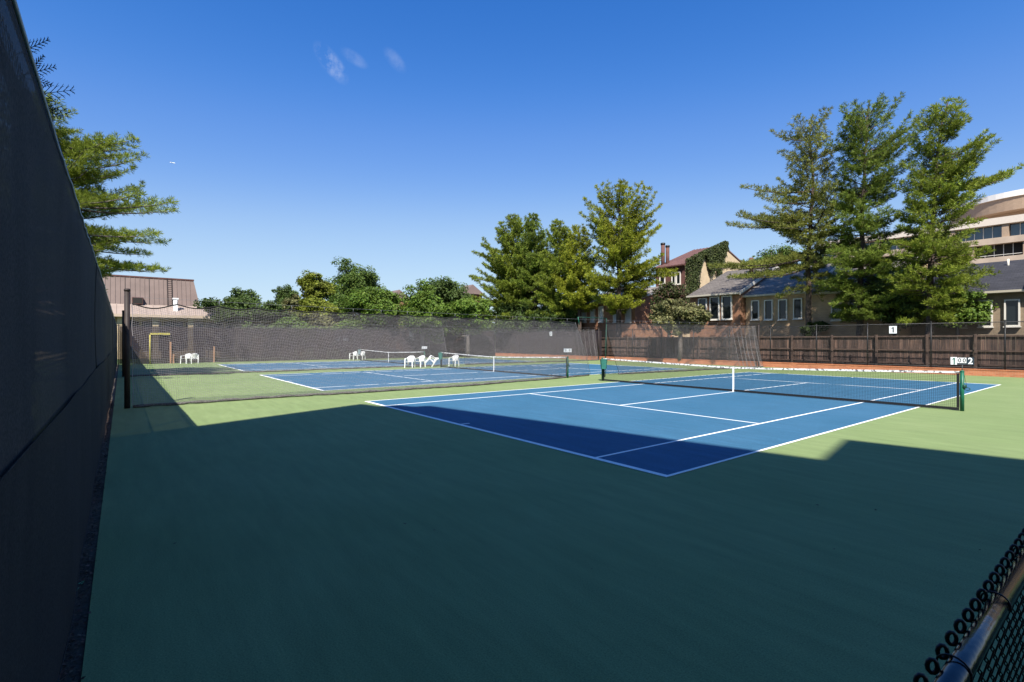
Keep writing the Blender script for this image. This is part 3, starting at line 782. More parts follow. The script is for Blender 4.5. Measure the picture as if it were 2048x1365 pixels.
# ------------------------------------------------------------------ tennis nets
def tennis_net(x0, label, winch=True, score=None, step=.043, bin_col='teal', names=('', '')):
    XL, XR, Y = x0 - .914, x0 + 10.97 + .914, 11.885
    xc = x0 + 5.485
    t = thing('tennis_net', label, 'net', (xc, Y, 0), 'tennis nets')
    def zt(x): return .914 + (1.07 - .914) * (np.abs(x - xc) / (XR - xc)) ** 1.15
    for x in (XL, XR):
        q = MB().tube([(x, Y, -.05), (x, Y, 1.06)], .045, 14)
        po = obj('post', q, M['greenpost'] if x == XR else M['darkgreen'], t, True)
        obj('cap', MB().lathe((x, Y, 1.06), [(.048, -.01), (.05, .015), (.03, .03), (.004, .035)], 14), M['greenpost'], po, True)
    nx = int((XR - XL - .14) / step)
    xs = np.linspace(XL + .07, XR - .07, nx); nh = int(.95 / step); h = np.linspace(0, 1, nh)
    P = np.zeros((nx, nh, 3)); P[..., 0] = xs[:, None]; P[..., 1] = Y + .012 * np.sin(xs * 1.7)[:, None] * np.sin(h * 3.1)[None]
    P[..., 2] = .05 * (1 - h)[None] + (zt(xs) - .03)[:, None] * h[None]
    a, b = grid_net(P); V, T = strands(a, b, .0031 if step < .05 else .0034)
    stuff(fastmesh('netting', V, T, M['netblack'], t))
    xa = np.linspace(XL + .05, XR - .05, 60)
    m = MB()
    for i in range(59):
        m.hexa([(xa[i], Y - .012, zt(xa[i]) - .055), (xa[i + 1], Y - .012, zt(xa[i + 1]) - .055), (xa[i + 1], Y + .012, zt(xa[i + 1]) - .055), (xa[i], Y + .012, zt(xa[i]) - .055),
                (xa[i], Y - .010, zt(xa[i])), (xa[i + 1], Y - .010, zt(xa[i + 1])), (xa[i + 1], Y + .010, zt(xa[i + 1])), (xa[i], Y + .010, zt(xa[i]))])
    obj('white_band', m, M['band'], t)
    obj('bottom_tape', MB().box(XL + .06, XR - .06, Y - .010, Y + .010, .018, .085), M['netblack'], t)
    for x in (XL + .085, XR - .085):
        obj('side_tape', MB().box(x - .028, x + .028, Y - .013, Y + .013, .09, 1.0), M['netblack'], t)
    obj('centre_strap', MB().box(xc - .028, xc + .028, Y - .017, Y + .017, 0.006, .925), M['white'], t)
    if winch:
        q = MB().lathe((XR + .04, Y, .66), [(.035, -.05), (.05, -.04), (.05, .04), (.035, .05)], 12)
        wn = obj('winch', q, M['darkgreen'], t, True)
        th = np.linspace(0, 2 * math.pi, 14)
        obj('crank_handle', MB().tube(np.stack([XR + .11 + .055 * np.cos(th), Y - .02 + 0 * th, .60 + .035 * np.sin(th)], 1), .010, 6), M['darkgreen'], wn, True)
        obj('cord', MB().tube([(XR + .03, Y, 1.05), (XR + .10, Y - .01, .64)], .004, 5), M['brownpost'], wn)
    return XL, XR, Y, t
n1 = tennis_net(COURTS[0], 'tennis net of the nearest court with frayed white band', step=.041)
n2 = tennis_net(COURTS[1], 'tennis net of the middle court behind the first divider', step=.05)
n3 = tennis_net(COURTS[2], 'tennis net of the furthest court before the back fence', step=.06)

def scoreboard(X, Y, z, wdt, label, full):
    t = thing('scoreboard', label, 'scoreboard', (X, Y, 1.08), 'net post scoreboards')
    obj('rod', MB().tube([(X, Y + .02, 1.07), (X, Y + .02, z)], .008, 6), M['steel'], t, True)
    rot = Vector((CAM[0] - X, CAM[1] - Y, 0)).normalized()
    ang = math.atan2(rot.y, rot.x) + R(90) + .15
    grp = bpy.data.objects.new('card_holder', MB_mesh(MB().box(-wdt / 2, wdt / 2, .004, .014, -.10, .085), M['signdark'] if full else M['signwhite'])); COL.objects.link(grp)
    grp.parent = t; grp.location = (0, 0, z - 1.08); grp.rotation_euler = (0, 0, ang)
    def card(x0, x1, z0, z1, mt, s, size, inkm):
        c = bpy.data.objects.new('score_card', MB_mesh(MB().box(x0, x1, -.006, .002, z0, z1), mt)); COL.objects.link(c); c.parent = grp
        cc = bpy.data.curves.new('digit', 'FONT'); cc.body = s; cc.size = size; cc.align_x = 'CENTER'; cc.align_y = 'CENTER'; cc.extrude = .001; cc.offset = size * .02
        me = digit_mesh(s, cc, size)
        me.materials.append(inkm)
        d = bpy.data.objects.new('numeral', me); COL.objects.link(d); d.parent = grp
        d.location = ((x0 + x1) / 2, -.009, (z0 + z1) / 2 - .004); d.rotation_euler = (R(90), 0, 0); d.scale = (.86, 1, 1)
    if full:
        card(-.235, -.105, -.10, .10, M['signwhite'], '1', .24, M['inkgreen'])
        card(-.095, -.005, -.055, .085, M['signwhite'], '0', .15, M['ink'])
        card(.000, .085, -.055, .085, M['signwhite'], '0', .15, M['ink'])
        card(.095, .235, -.10, .10, M['signdark'], '2', .23, M['signwhite'])
    else:
        card(-wdt / 2 + .01, -.01, -.085, .08, M['signwhite'], '0', .14, M['ink'])
        card(.01, wdt / 2 - .01, -.085, .08, M['signwhite'], '0', .14, M['ink'])
def MB_mesh(mb, mt):
    me = bpy.data.meshes.new('part'); me.from_pydata(np.vstack(mb.v).tolist(), [], mb.f); me.materials.append(mt); return me
scoreboard(n1[1], n1[2], 1.345, .48, 'scoreboard reading 1 0 0 2 on the nearest net post', True)
scoreboard(n2[1], n2[2], 1.40, .40, 'white score cards on the right post of the middle net', False)
scoreboard(n3[1], n3[2], 1.36, .40, 'white score cards on the right post of the furthest net', False)

def post_bin(X, Y, label, mt):
    t = thing('post_bin', label, 'bin', (X + .22, Y - .16, .55), 'bins on the net posts')
    def taper(a, b, z0, z1, n=10):
        return [(a, z0), (b, z1)]
    q = MB().lathe((X + .22, Y - .16, .58), [(.13, 0), (.165, .40), (.175, .42), (.175, .45), (.15, .45), (.12, .06)], 8)
    obj('bucket', q, mt, t)
    obj('bracket', MB().box(X + .03, X + .10, Y - .12, Y - .04, .80, .86), M['darkgreen'], t)
post_bin(n1[0], n1[2], 'teal green bucket bin on the left post of the nearest net', M['teal'])
post_bin(n2[0], n2[2], 'teal green bucket bin on the left post of the middle net', M['teal'])
post_bin(n3[0], n3[2], 'greyish bucket bin on the left post of the furthest net', M['greybin'])

# ------------------------------------------------------------------ white resin chairs
def chair_meshes():
    parts = {}
    seat = MB()
    n = 8
    for i in range(n):
        y0, y1 = -.24 + .46 * i / n, -.24 + .46 * (i + 1) / n
        z = lambda y: .41 + .03 * ((-y) / .24) * .5
        seat.hexa([(-.22, y0, z(y0) - .025), (.22, y0, z(y0) - .025), (.22, y1, z(y1) - .025), (-.22, y1, z(y1) - .025), (-.23, y0, z(y0)), (.23, y0, z(y0)), (.23, y1, z(y1)), (-.23, y1, z(y1))])
    parts['seat'] = seat
    back = MB()                                   # curved slatted back with rounded top rail
    for i in range(5):
        a0, a1 = -.17 + i * .085 - .030, -.17 + i * .085 + .030
        f = lambda a: .245 - .10 * (a / .24) ** 2
        back.hexa([(a0, f(a0) - .0, .42), (a1, f(a1), .42), (a1, f(a1) + .016, .42), (a0, f(a0) + .016, .42),
                   (a0 * 1.06, f(a0) + .085, .77), (a1 * 1.06, f(a1) + .085, .77), (a1 * 1.06, f(a1) + .10, .77), (a0 * 1.06, f(a0) + .10, .77)])
    th = np.linspace(-1, 1, 13)
    back.tube(np.stack([th * .255, .335 - .13 * th ** 2, .80 - .10 * np.abs(th) ** 3], 1), .026, 6)
    back.tube(np.stack([th * .235, .265 - .10 * th ** 2, .50 + 0 * th], 1), .018, 6)
    parts['backrest'] = back
    for sx in (-1, 1):
        arm = MB()
        pts = [(sx * .255, .20, .70), (sx * .285, .08, .655), (sx * .29, -.10, .645), (sx * .28, -.22, .625)]
        for i in range(3):
            (xa, ya, za), (xb, yb, zb) = pts[i], pts[i + 1]
            arm.hexa([(xa - .032, ya, za - .022), (xa + .032, ya, za - .022), (xb + .032, yb, zb - .022), (xb - .032, yb, zb - .022),
                      (xa - .032, ya, za), (xa + .032, ya, za), (xb + .032, yb, zb), (xb - .032, yb, zb)])
        parts['armrest' + str(sx)] = arm
        fl = MB(); fl.hexa([(sx * .275 - .028, -.27, 0), (sx * .275 + .028, -.27, 0), (sx * .275 + .028, -.22, 0), (sx * .275 - .028, -.22, 0),
                            (sx * .275 - .036, -.25, .63), (sx * .275 + .036, -.25, .63), (sx * .275 + .036, -.18, .63), (sx * .275 - .036, -.18, .63)])
        parts['leg_f' + str(sx)] = fl
        bl = MB(); bl.hexa([(sx * .235 - .028, .27, 0), (sx * .235 + .028, .27, 0), (sx * .235 + .028, .32, 0), (sx * .235 - .028, .32, 0),
                            (sx * .232 - .034, .16, .70), (sx * .232 + .034, .16, .70), (sx * .232 + .034, .24, .70), (sx * .232 - .034, .24, .70)])
        parts['leg_b' + str(sx)] = bl
    return {k: MB_mesh(v, M['white']) for k, v in parts.items()}
CM = chair_meshes()
def chair(x, y, X, rz, label, z=0, tilt=None):
    if X is None: p = onG(x, y)
    else:
        d = ray(x); tt = (X - CAM[0]) / d[0]; p = np.array([X, CAM[1] + tt * d[1], 0])
    t = thing('plastic_chair', label, 'chair', (p[0], p[1], z), 'white plastic chairs')
    t.rotation_euler = (0, 0, rz) if tilt is None else (tilt[0], tilt[1], rz)
    for k, me in CM.items():
        nm = 'leg' if k.startswith('leg') else ('armrest' if k.startswith('arm') else k)
        o = bpy.data.objects.new(nm, me); COL.objects.link(o); o.parent = t
    return t
# rz: the chair faces local -Y
chair(372, 724, XB + 1.0, R(40), 'white plastic chair turned sideways, left of the pair by the yellow gate frame')
chair(389, 724, XB + 1.0, R(-92), 'white plastic chair seen from behind, right of the pair by the yellow gate frame')
chair(707, 718, -44.4, R(20), 'white plastic chair left of the grey bin post at the furthest net')
chair(723, 718, -44.4, R(35), 'white plastic chair directly behind the grey bin post')
chair(820, 735, -28.0, R(40), 'leftmost white plastic chair of the group between the middle and furthest nets')
chair(840, 735, -28.0, R(20), 'white plastic chair in the middle of the group of three')
chair(856, 735, -28.1, R(-30), 'white plastic chair tipped over against its neighbour in the group', z=.16, tilt=(R(-38), R(10)))
chair(908, 733, -27.6, R(25), 'lone white plastic chair behind the middle net')

# ------------------------------------------------------------------ low gate right beside the camera
XG, ZG = 3.949, 1.245
t = thing('low_chain_link_gate', 'black chain link gate with glossy top rail at the bottom right corner', 'gate', (XG, -4.6, 0))
obj('top_rail', MB().tube([(XG, -6.1, ZG), (XG, -3.0, ZG)], .021, 24), M['rail'], t, True)
for y in (-6.08, -3.02):
    obj('post', MB().tube([(XG, y, 0), (XG, y, ZG - .01)], .03, 12), M['rail'], t, True)
obj('bottom_rail', MB().tube([(XG, -6.1, .10), (XG, -3.0, .10)], .021, 12), M['rail'], t, True)
Wc = .0372                                           # half cell
xm = XG - .027
m = MB()
ys = np.arange(-6.04, -3.06, Wc)
zs = np.arange(.08, ZG + .012, Wc)
for i, y in enumerate(ys):
    pts = []
    for k, z in enumerate(zs):
        e = (k + i) % 2
        pts.append((xm + (.0035 if e else -.0035), y + (Wc + .002 if e else -.002), z))
    m.tube(pts, .0022, 5, cap=False)
stuff(obj('chain_link', m, M['black'], t, True))
m = MB()
for i, y in enumerate(np.arange(-6.04, -3.06, 2 * Wc)):
    th = np.linspace(0, 2 * math.pi, 11)
    z = ZG + .012
    m.tube(np.stack([xm - .002 + .0068 * np.cos(th), y + .0052 * np.cos(th), z + .003 + .0135 * np.sin(th)], 1), .0042, 6, cap=False)
stuff(obj('wire_knuckles', m, M['black'], t, True))
for y in (-4.66, -4.99, -5.36, -4.25, -3.8):
    th = np.linspace(-.5, 2 * math.pi - .6, 18)
    obj('tie_wire', MB().tube(np.stack([XG - .006 + .028 * np.cos(th), y + .012 * np.sin(th * .5), ZG + .0245 * np.sin(th) + .002], 1), .0022, 5), M['black'], t, True)

# ------------------------------------------------------------------ buildings
def window(parent, x0, x1, z0, z1, Y, d=.16, pane='glass', frame='trim', bar=.075, sill=True):
    """window in a wall facing -Y"""
    q = MB().box(x0, x0 + bar, Y - d, Y - .002, z0, z1).box(x1 - bar, x1, Y - d, Y - .002, z0, z1)
    q.box(x0 + bar, x1 - bar, Y - d, Y - .002, z0, z0 + bar).box(x0 + bar, x1 - bar, Y - d, Y - .002, z1 - bar, z1)
    wn = obj('window', q, M[frame], parent)
    obj('pane', MB().box(x0 + bar, x1 - bar, Y - .05, Y - .004, z0 + bar, z1 - bar), M[pane], wn)
    if sill: obj('sill', MB().box(x0 - .04, x1 + .04, Y - d - .05, Y - .003, z0 - .07, z0 - .002), M[frame], wn)
    return wn
def townhouse(label, X0, X1, Yf, ze, Yr, zr, wall, roof, wins=(), zb=.3, gutter='gutter', rake='trim', name='town_house', pane='glass', vent=None):
    t = thing(name, label, 'house', ((X0 + X1) / 2, Yf, zb), 'houses beyond the board fence')
    Yb = 2 * Yr - Yf
    q = MB()
    v = [(X0, Yf, zb), (X1, Yf, zb), (X1, Yb, zb), (X0, Yb, zb), (X0, Yf, ze - .02), (X1, Yf, ze - .02), (X1, Yb, ze - .02), (X0, Yb, ze - .02), (X0, Yr, zr - .08), (X1, Yr, zr - .08)]
    q.add(v, [(0, 1, 5, 4), (1, 2, 6, 9, 5), (2, 3, 7, 6), (3, 0, 4, 8, 7), (4, 5, 9, 8), (8, 9, 6, 7), (0, 3, 2, 1)])
    obj('wall', q, wall, t)
    sl = (zr - ze) / (Yr - Yf); ov = .38
    rf = MB()
    rf.slab([(X0 - .06, Yf - ov, ze - ov * sl + .10), (X1 + .09, Yf - ov, ze - ov * sl + .10), (X1 + .09, Yr, zr + .10), (X0 - .06, Yr, zr + .10)], .12)
    rf.slab([(X0 - .06, Yr, zr + .098), (X1 + .09, Yr, zr + .098), (X1 + .09, Yb + ov, ze - ov * sl + .098), (X0 - .06, Yb + ov, ze - ov * sl + .098)], .12)
    ro = obj('roof', rf, roof, t)
    zg = ze - ov * sl
    obj('gutter', MB().box(X0 - .07, X1 + .10, Yf - ov - .11, Yf - ov - .012, zg - .03, zg + .10), M[gutter], ro)
    obj('soffit', MB().box(X0 + .01, X1 - .01, Yf - ov - .01, Yf - .004, zg - .06, zg - .012), M[gutter], ro)
    q = MB().slab([(X1 + .092, Yf - ov, zg + .13), (X1 + .13, Yf - ov, zg + .13), (X1 + .13, Yr, zr + .13), (X1 + .092, Yr, zr + .13)], .26)
    obj('rake_board', q, M[rake], ro)
    for wd in wins:
        window(t, *wd, Yf, pane=pane)
    if vent: obj('vent_pipe', MB().tube([(vent[0], vent[1], vent[2]), (vent[0], vent[1], vent[3])], vent[4], 12), M[vent[5]], ro, True)
    return t
def wpix(Y, lst):
    out = []
    for (x0, x1, y0, y1) in lst:
        a = onY(x0, y1, Y); b = onY(x1, y1, Y); c = onY((x0 + x1) / 2, y0, Y); d = onY((x0 + x1) / 2, y1, Y)
        out.append((a[0], b[0], d[2], c[2]))
    return out
townhouse('red brick town house with three tall white framed windows and grey shingle roof', -21.3, -16.75, 33.7, 5.85, 40, 8.45, M['brickred'], M['shingle_grey'],
          wpix(33.55, [(1396, 1413, 597, 640), (1419, 1438, 594, 640), (1443, 1463, 592, 639)]), vent=(-18.3, 38.6, 7.6, 9.3, .17, 'maroonwall'))
townhouse('tan brick town house with four narrow windows in a row', -16.7, -11.85, 34.5, 5.62, 40, 8.1, M['bricktan'], M['shingle_pale'],
          wpix(34.35, [(1502, 1518, 601, 640), (1528, 1545, 600, 640), (1556, 1574, 599, 640), (1586, 1604, 597, 638)]), vent=(-12.9, 38.2, 7.2, 9.0, .17, 'maroonwall'))
townhouse('tan brick town house half hidden behind the tall pines', -11.8, -6.3, 34.3, 5.45, 40, 7.9, M['bricktan'], M['shingle_pale'],
          wpix(34.15, [(1662, 1682, 605, 641), (1697, 1715, 600, 641), (1760, 1780, 600, 641)]), pane='glassblue')
townhouse('taupe brick house with dark shingle roof at the right edge', -6.2, 1.0, 36.5, 4.98, 42, 7.25, M['bricktaupe'], M['shingle_dark'],
          wpix(36.35, [(1905, 1933, 600, 656), (1956, 1985, 601, 654), (2008, 2040, 599, 653)]), vent=(-2.1, 41.0, 6.6, 7.35, .06, 'trim'))
townhouse('taller taupe brick house beyond the right edge of the frame', 1.5, 9.0, 34.6, 8.6, 41, 11.6, M['bricktaupe'], M['shingle_dark'], [(3, 4, 5, 7)])
townhouse('red brick house with white windows behind the conifers', -36.5, -28.3, 34.9, 6.0, 40.5, 7.7, M['brickred'], M['shingle_pale'],
          wpix(34.75, [(1163, 1172, 612, 645), (1180, 1189, 613, 645), (1197, 1206, 613, 645), (1226, 1236, 613, 645), (1250, 1261, 612, 645)]), pane='blind')
# two-storey house with maroon seam roof and ivy gable
Xa, Xb, Yf1 = -30.4, -26.7, 41.2
t = townhouse('two storey house with maroon metal roof and an ivy covered cream gable', Xa, Xb, Yf1, 10.0, 48.7, 12.75, M['cream'], M['maroon'], wpix(41.0, [(1318, 1329, 543, 568), (1342, 1350, 544, 569), (1351, 1360, 544, 569)]), gutter='maroonwall', rake='maroonwall')
obj('siding', MB().box(Xa + .02, Xb - .02, Yf1 - .035, Yf1 - .001, 4, 9.9), M['maroonwall'], t)
rf = [c for c in t.children if c.name.startswith('roof')][0]
sl_ = (12.75 - 10) / (48.7 - 41.2)
for x in np.arange(Xa + .1, Xb, .42):
    q = MB().slab([(x, Yf1 - .38, 10.13 - .38 * sl_ + .03), (x + .045, Yf1 - .38, 10.13 - .38 * sl_ + .03), (x + .045, 48.6, 12.88), (x, 48.6, 12.88)], .05)
    obj('seam', q, M['maroon'], rf)
for (cx, cy_, z1, r) in ((Xa + .35, 42.0, 12.7, .21), (Xa + .75, 42.3, 12.4, .20)):
    c = obj('chimney', MB().tube([(cx, cy_, 9.6), (cx, cy_, z1)], r, 14), M['maroonwall'], t, True)
    obj('cap', MB().lathe((cx, cy_, z1), [(r * 1.15, -.1), (r * 1.25, -.05), (r * 1.25, .10), (r * .8, .14)], 14), M['black'], c, True)
# ivy on the gable
def leaves(name, C, N, size, mtl, parent=None, label=None, cat=None, seed=0, aspect=.62, at=None):
    rg = np.random.default_rng(seed); n = len(C)
    N = N + rg.normal(0, .55, (n, 3)); N /= np.linalg.norm(N, axis=1, keepdims=True)
    up = rg.normal(0, 1, (n, 3)); u = np.cross(N, up); u /= np.linalg.norm(u, axis=1, keepdims=True) + 1e-9; v = np.cross(N, u)
    s = size * rg.uniform(.6, 1.3, (n, 1))
    V = np.stack([C - u * s * .5, C + v * s * .5 * aspect + N * s * .08, C + u * s * .5, C - v * s * .5 * aspect + N * s * .08], 1)
    T = (np.arange(n) * 4)[:, None, None] + np.array([[0, 1, 2], [0, 2, 3]])[None]
    return fastmesh(name, V.reshape(-1, 3), T.reshape(-1, 3), mtl, parent, at)
rg = np.random.default_rng(77)
n = 9000
yy = rg.uniform(41.0, 49.2, n); top = np.where(yy < 48.7, 10.1 + (yy - 41.2) * sl_ + .12, 12.9)
hang = 2.2 + 1.3 * np.sin(yy * 1.1) + .7 * np.sin(yy * 2.9 + 1) + np.where(yy < 43.5, 3.0, 0)
zz = top + .35 - (hang + .3) * rg.beta(1.0, 1.5, n)
C = np.stack([Xb + .14 + .30 * rg.random(n) ** 2, yy, zz], 1)
iv = thing('ivy', 'dark green ivy climbing over the cream gable under the maroon roof', 'ivy', (Xb + .2, 45, .33))
stuff(leaves('foliage', C, np.tile([[.9, -.3, .35]], (n, 1)), .20, M['ivy'], iv, seed=7))
obj('stem', MB().tube([(Xb + .14, 43, .33), (Xb + .16, 43.2, 5), (Xb + .14, 44, 10)], [.06, .05, .02], 6), M['bark'], iv, True)

# clubhouse beyond the back fence
XC = -60.0
t = thing('club_house', 'low club house with brown standing seam mansard roof behind the back fence', 'building', (XC - 3, -6, 0))
YR0 = onX(401, 600, XC)[1] + .3; YEND = onX(606, 640, XC)[1]
obj('wall', MB().box(XC - 14, XC - 2.0, -34, YEND - .5, -.05, 4.45), M['cream'], t)
for (x0, x1) in ((205, 212), (234, 246), (305, 317), (376, 386), (470, 482), (556, 566), (596, 602)):
    a = onX(x0, 640, XC - .6)[1]; b = onX(x1, 640, XC - .6)[1]
    obj('pier', MB().box(XC - 1.0, XC - .4, a, b, 0, 4.30), M['cream'], t)
y = -14.0
while y < YEND - 2:
    wn = obj('window', MB().box(XC - 1.998, XC - 1.90, y, y + 1.7, .9, 3.9), M['brownpost'], t)
    obj('pane', MB().box(XC - 1.90, XC - 1.88, y + .08, y + .80, 1.0, 3.8).box(XC - 1.90, XC - 1.88, y + .90, y + 1.62, 1.0, 3.8), M['glass'], wn)
    y += 1.95
eave = obj('lower_roof', MB().slab([(XC, -34, 4.55), (XC, YEND, 4.55), (XC - 3.0, YEND, 5.75), (XC - 3.0, -34, 5.75)], .14), M['palemetal'], t)
obj('fascia', MB().box(XC + .01, XC + .10, -34, YEND + .02, 4.30, 4.58), M['concrete'], eave)
for y in np.arange(-12, YEND, .62):
    obj('seam', MB().slab([(XC, y, 4.60), (XC, y + .04, 4.60), (XC - 3.0, y + .04, 5.80), (XC - 3.0, y, 5.80)], .05), M['palemetal'], eave)
XM = XC - 3.0
man = obj('mansard', MB().hexa([(XM, -34, 5.6), (XM, YR0, 5.6), (XM - 9, YR0, 5.6), (XM - 9, -34, 5.6), (XM - 1.1, -34, 8.75), (XM - 1.1, YR0 - .55, 8.75), (XM - 8, YR0 - .55, 8.75), (XM - 8, -34, 8.75)]), M['seamroof'], t)
for y in np.arange(-12, YR0 - .6, .42):
    obj('seam', MB().hexa([(XM + .05, y, 5.62), (XM + .05, y + .045, 5.62), (XM - .02, y + .045, 5.62), (XM - .02, y, 5.62), (XM - 1.05, y, 8.74), (XM - 1.05, y + .045, 8.74), (XM - 1.12, y + .045, 8.74), (XM - 1.12, y, 8.74)]), M['brownpost'] if int(y * 50) % 5 == 0 else M['seamroof'], man)
obj('coping', MB().box(XM - 1.3, XM - 1.02, -34, YR0 - .5, 8.752, 8.90), M['maroonwall'], man)
a = onX(264, 603, XM)[1]; b = onX(286, 603, XM)[1]
dm = obj('roof_hatch', MB().hexa([(XM + .35, a, 5.78), (XM + .35, b, 5.78), (XM - .6, b, 5.78), (XM - .6, a, 5.78), (XM + .35, a, 6.5), (XM + .35, b, 6.5), (XM - .6, b, 6.6), (XM - .6, a, 6.6)]), M['maroonwall'], man)
obj('opening', MB().box(XM + .352, XM + .36, a + .05, b - .05, 5.84, 6.44), M['darkopen'], dm)
la = onX(335, 600, XM)[1]
lad = MB()
for s in (0, .42):
    lad.tube([(XM + .12, la + s, 5.7), (XM - .98, la + s, 8.85)], .025, 6)
for k in range(14):
    f_ = k / 14; lad.tube([(XM + .12 - 1.10 * f_, la, 5.8 + 3.1 * f_), (XM + .12 - 1.10 * f_, la + .42, 5.8 + 3.1 * f_)], .018, 5)
obj('ladder', lad, M['brownpost'], man)
a = onX(351, 605, XC - 1.5)
fl = obj('flue', MB().box(XC - 1.7, XC - 1.3, a[1] - .2, a[1] + .2, 4.95, 6.35), M['white'], eave)
obj('cowl', MB().box(XC - 1.76, XC - 1.24, a[1] - .26, a[1] + .26, 6.352, 6.5), M['white'], fl)

# apartment tower far behind the right pines
TY = 105.0
t = thing('apartment_tower', 'tan apartment tower with banded floors and round crown behind the right pines', 'building', (0, TY + 20, .3))
xl = onY(1632, 500, TY)[0]
obj('core', MB().box(xl + .6, 34, TY + 2.2, TY + 62, .3, 20.6), M['brickpink'], t)
zs_ = [20.55, 17.45, 14.35, 11.25, 8.15, 5.05]
for k, z in enumerate(zs_):
    obj('floor_band', MB().box(xl - .3 * k, 34, TY, TY + 2.19, z - .05, z + (1.05 if k == 0 else .95)), M['concrete'] if k else M['paleconc'], t)
for k, z in enumerate(zs_[1:]):
    zt_ = zs_[k] - .05
    x = xl + .3
    i = 0
    while x < 33:
        wd = 5.6 if (i + k) % 3 else 3.2
        wn = obj('window', MB().box(x, min(33.5, x + wd), TY + 1.2, TY + 1.3, z + .96, zt_ - .01), M['glassblue'] if k in (0, 3) else M['darkopen'], t)
        for mx_ in np.arange(x + 1.1, x + wd - .3, 1.1):
            obj('mullion', MB().box(mx_, mx_ + .09, TY + 1.08, TY + 1.19, z + .97, zt_ - .02), M['trim'], wn)
        if k and i % 2 == 0:
            obj('rail', MB().box(x, x + wd, TY + .35, TY + .42, z + 1.25, z + 1.32), M['trim'], wn)
        x += wd
        obj('pier', MB().box(x + .05, x + .85, TY + .25, TY + 2.18, z + .955, zt_ - .005), M['brickpink'], t)
        x += .9; i += 1
# round drum and overhanging crown
ccx, ccy = -11.1, 147.2
def ring(r0, r1, z0, z1, n=72):
    m = MB(); v = []; f = []
    for j in range(n):
        a = 2 * math.pi * j / n
        for (r, z) in ((r1, z0), (r1, z1), (r0, z1), (r0, z0)): v.append((ccx + r * math.cos(a), ccy + r * math.sin(a), z))
    for j in range(n):
        k = (j + 1) % n
        for q in range(4): f.append((j * 4 + q, k * 4 + q, k * 4 + (q + 1) % 4, j * 4 + (q + 1) % 4))
    return m.add(v, f)
dr = obj('drum', MB().lathe((ccx, ccy, 20.6), [(12.6, 0), (12.6, 7.1)], 72), M['brickpink'], t)
cr = obj('crown', ring(9, 14.8, 27.6, 30.2), M['brickpink'], t)
obj('parapet', ring(8.9, 15.05, 30.202, 31.3), M['crownwhite'], cr)
for a in np.arange(R(195), R(345), R(13)):
    ca, sa = math.cos(a), math.sin(a)
    q = MB()
    pts = []
    for (rr_, ww) in ((12.5, .7), (12.7, .7)):
        pts.append([(ccx + rr_ * ca - ww * sa * s_, ccy + rr_ * sa + ww * ca * s_) for s_ in (-1, 1)])
    q.hexa([(*pts[0][0], 23.6), (*pts[0][1], 23.6), (*pts[1][1], 23.6), (*pts[1][0], 23.6), (*pts[0][0], 24.9), (*pts[0][1], 24.9), (*pts[1][1], 24.9), (*pts[1][0], 24.9)])
    obj('window', q, M['glassblue'], dr)

# small far houses whose roofs show between the trees
for (x, y, d, wd, lb) in ((936, 571, 84, 3, 'far house with a brown roof just left of the big pines'), (792, 581, 92, 3, 'far house whose roof peeps out above the bright green trees')):
    p = atD(x, y, d)
    t = thing('far_house', lb, 'house', (p[0], p[1], 0), 'far houses between the trees')
    obj('wall', MB().box(p[0] - wd / 2, p[0] + wd / 2, p[1] - 1.8, p[1] + 1.8, -.05, p[2] - 1.6), M['brickred'], t)
    q = MB(); zt_ = p[2]; v = [(p[0] - wd / 2 - .4, p[1] - 2.1, zt_ - 1.6), (p[0] + wd / 2 + .4, p[1] - 2.1, zt_ - 1.6), (p[0] + wd / 2 + .4, p[1] + 2.1, zt_ - 1.6), (p[0] - wd / 2 - .4, p[1] + 2.1, zt_ - 1.6), (p[0] - wd / 2, p[1], zt_), (p[0] + wd / 2, p[1], zt_)]
    q.add(v, [(0, 3, 2, 1), (0, 1, 5, 4), (2, 3, 4, 5), (1, 2, 5), (3, 0, 4)])
    obj('roof', q, M['seamroof'], t)
    for k in range(2):
        window(t, p[0] - 1.7 + 1.3 * k, p[0] - .9 + 1.3 * k, zt_ - 4, zt_ - 2.4, p[1] - 1.8)

# the apartment block behind the camera that shades the near court
sh = 18.5 / math.tan(SUN_EL) * SUN_AZ
poly = [(-6.6, -11.0), (-8.88, -4.67), (-10.45, -.28), (-9.60, -.07), (-9.48, .42), (-8.88, .67), (-8.80, 1.10), (-4.48, 1.89), (-1.61, 2.36), (.86, 2.86), (.47, 5.0), (2.85, 5.42), (19.0, 8.3), (22.5, -14.0)]
poly = [(x + sh[0], y + sh[1]) for x, y in poly][::-1]
area = sum(poly[i][0] * poly[(i + 1) % len(poly)][1] - poly[(i + 1) % len(poly)][0] * poly[i][1] for i in range(len(poly)))
if area < 0: poly = poly[::-1]
t = thing('apartment_block', 'tall tan brick apartment block behind the camera that shades the near court', 'building', (14, -14, 0))
obj('wall', MB().prism(poly, -.05, 18.5), M['bricktan'], t)
for k in range(5):
    for i in range(3):
        fx = (i + .5) / 3
        p0 = np.array([2.98, -8.69]); p1 = np.array([12.64, -6.93]); p = p0 + (p1 - p0) * fx; dv = (p1 - p0) / np.linalg.norm(p1 - p0); nv = np.array([-dv[1], dv[0]])
        c0, c1 = p - dv * .8 + nv * .16, p + dv * .8 + nv * .16
        c2, c3 = p + dv * .8 - nv * .05, p - dv * .8 - nv * .05
        z = 1.4 + 3.3 * k
        obj('window', MB().hexa([(*c0, z), (*c1, z), (*c2, z), (*c3, z), (*c0, z + 1.7), (*c1, z + 1.7), (*c2, z + 1.7), (*c3, z + 1.7)]), M['glass'], t)

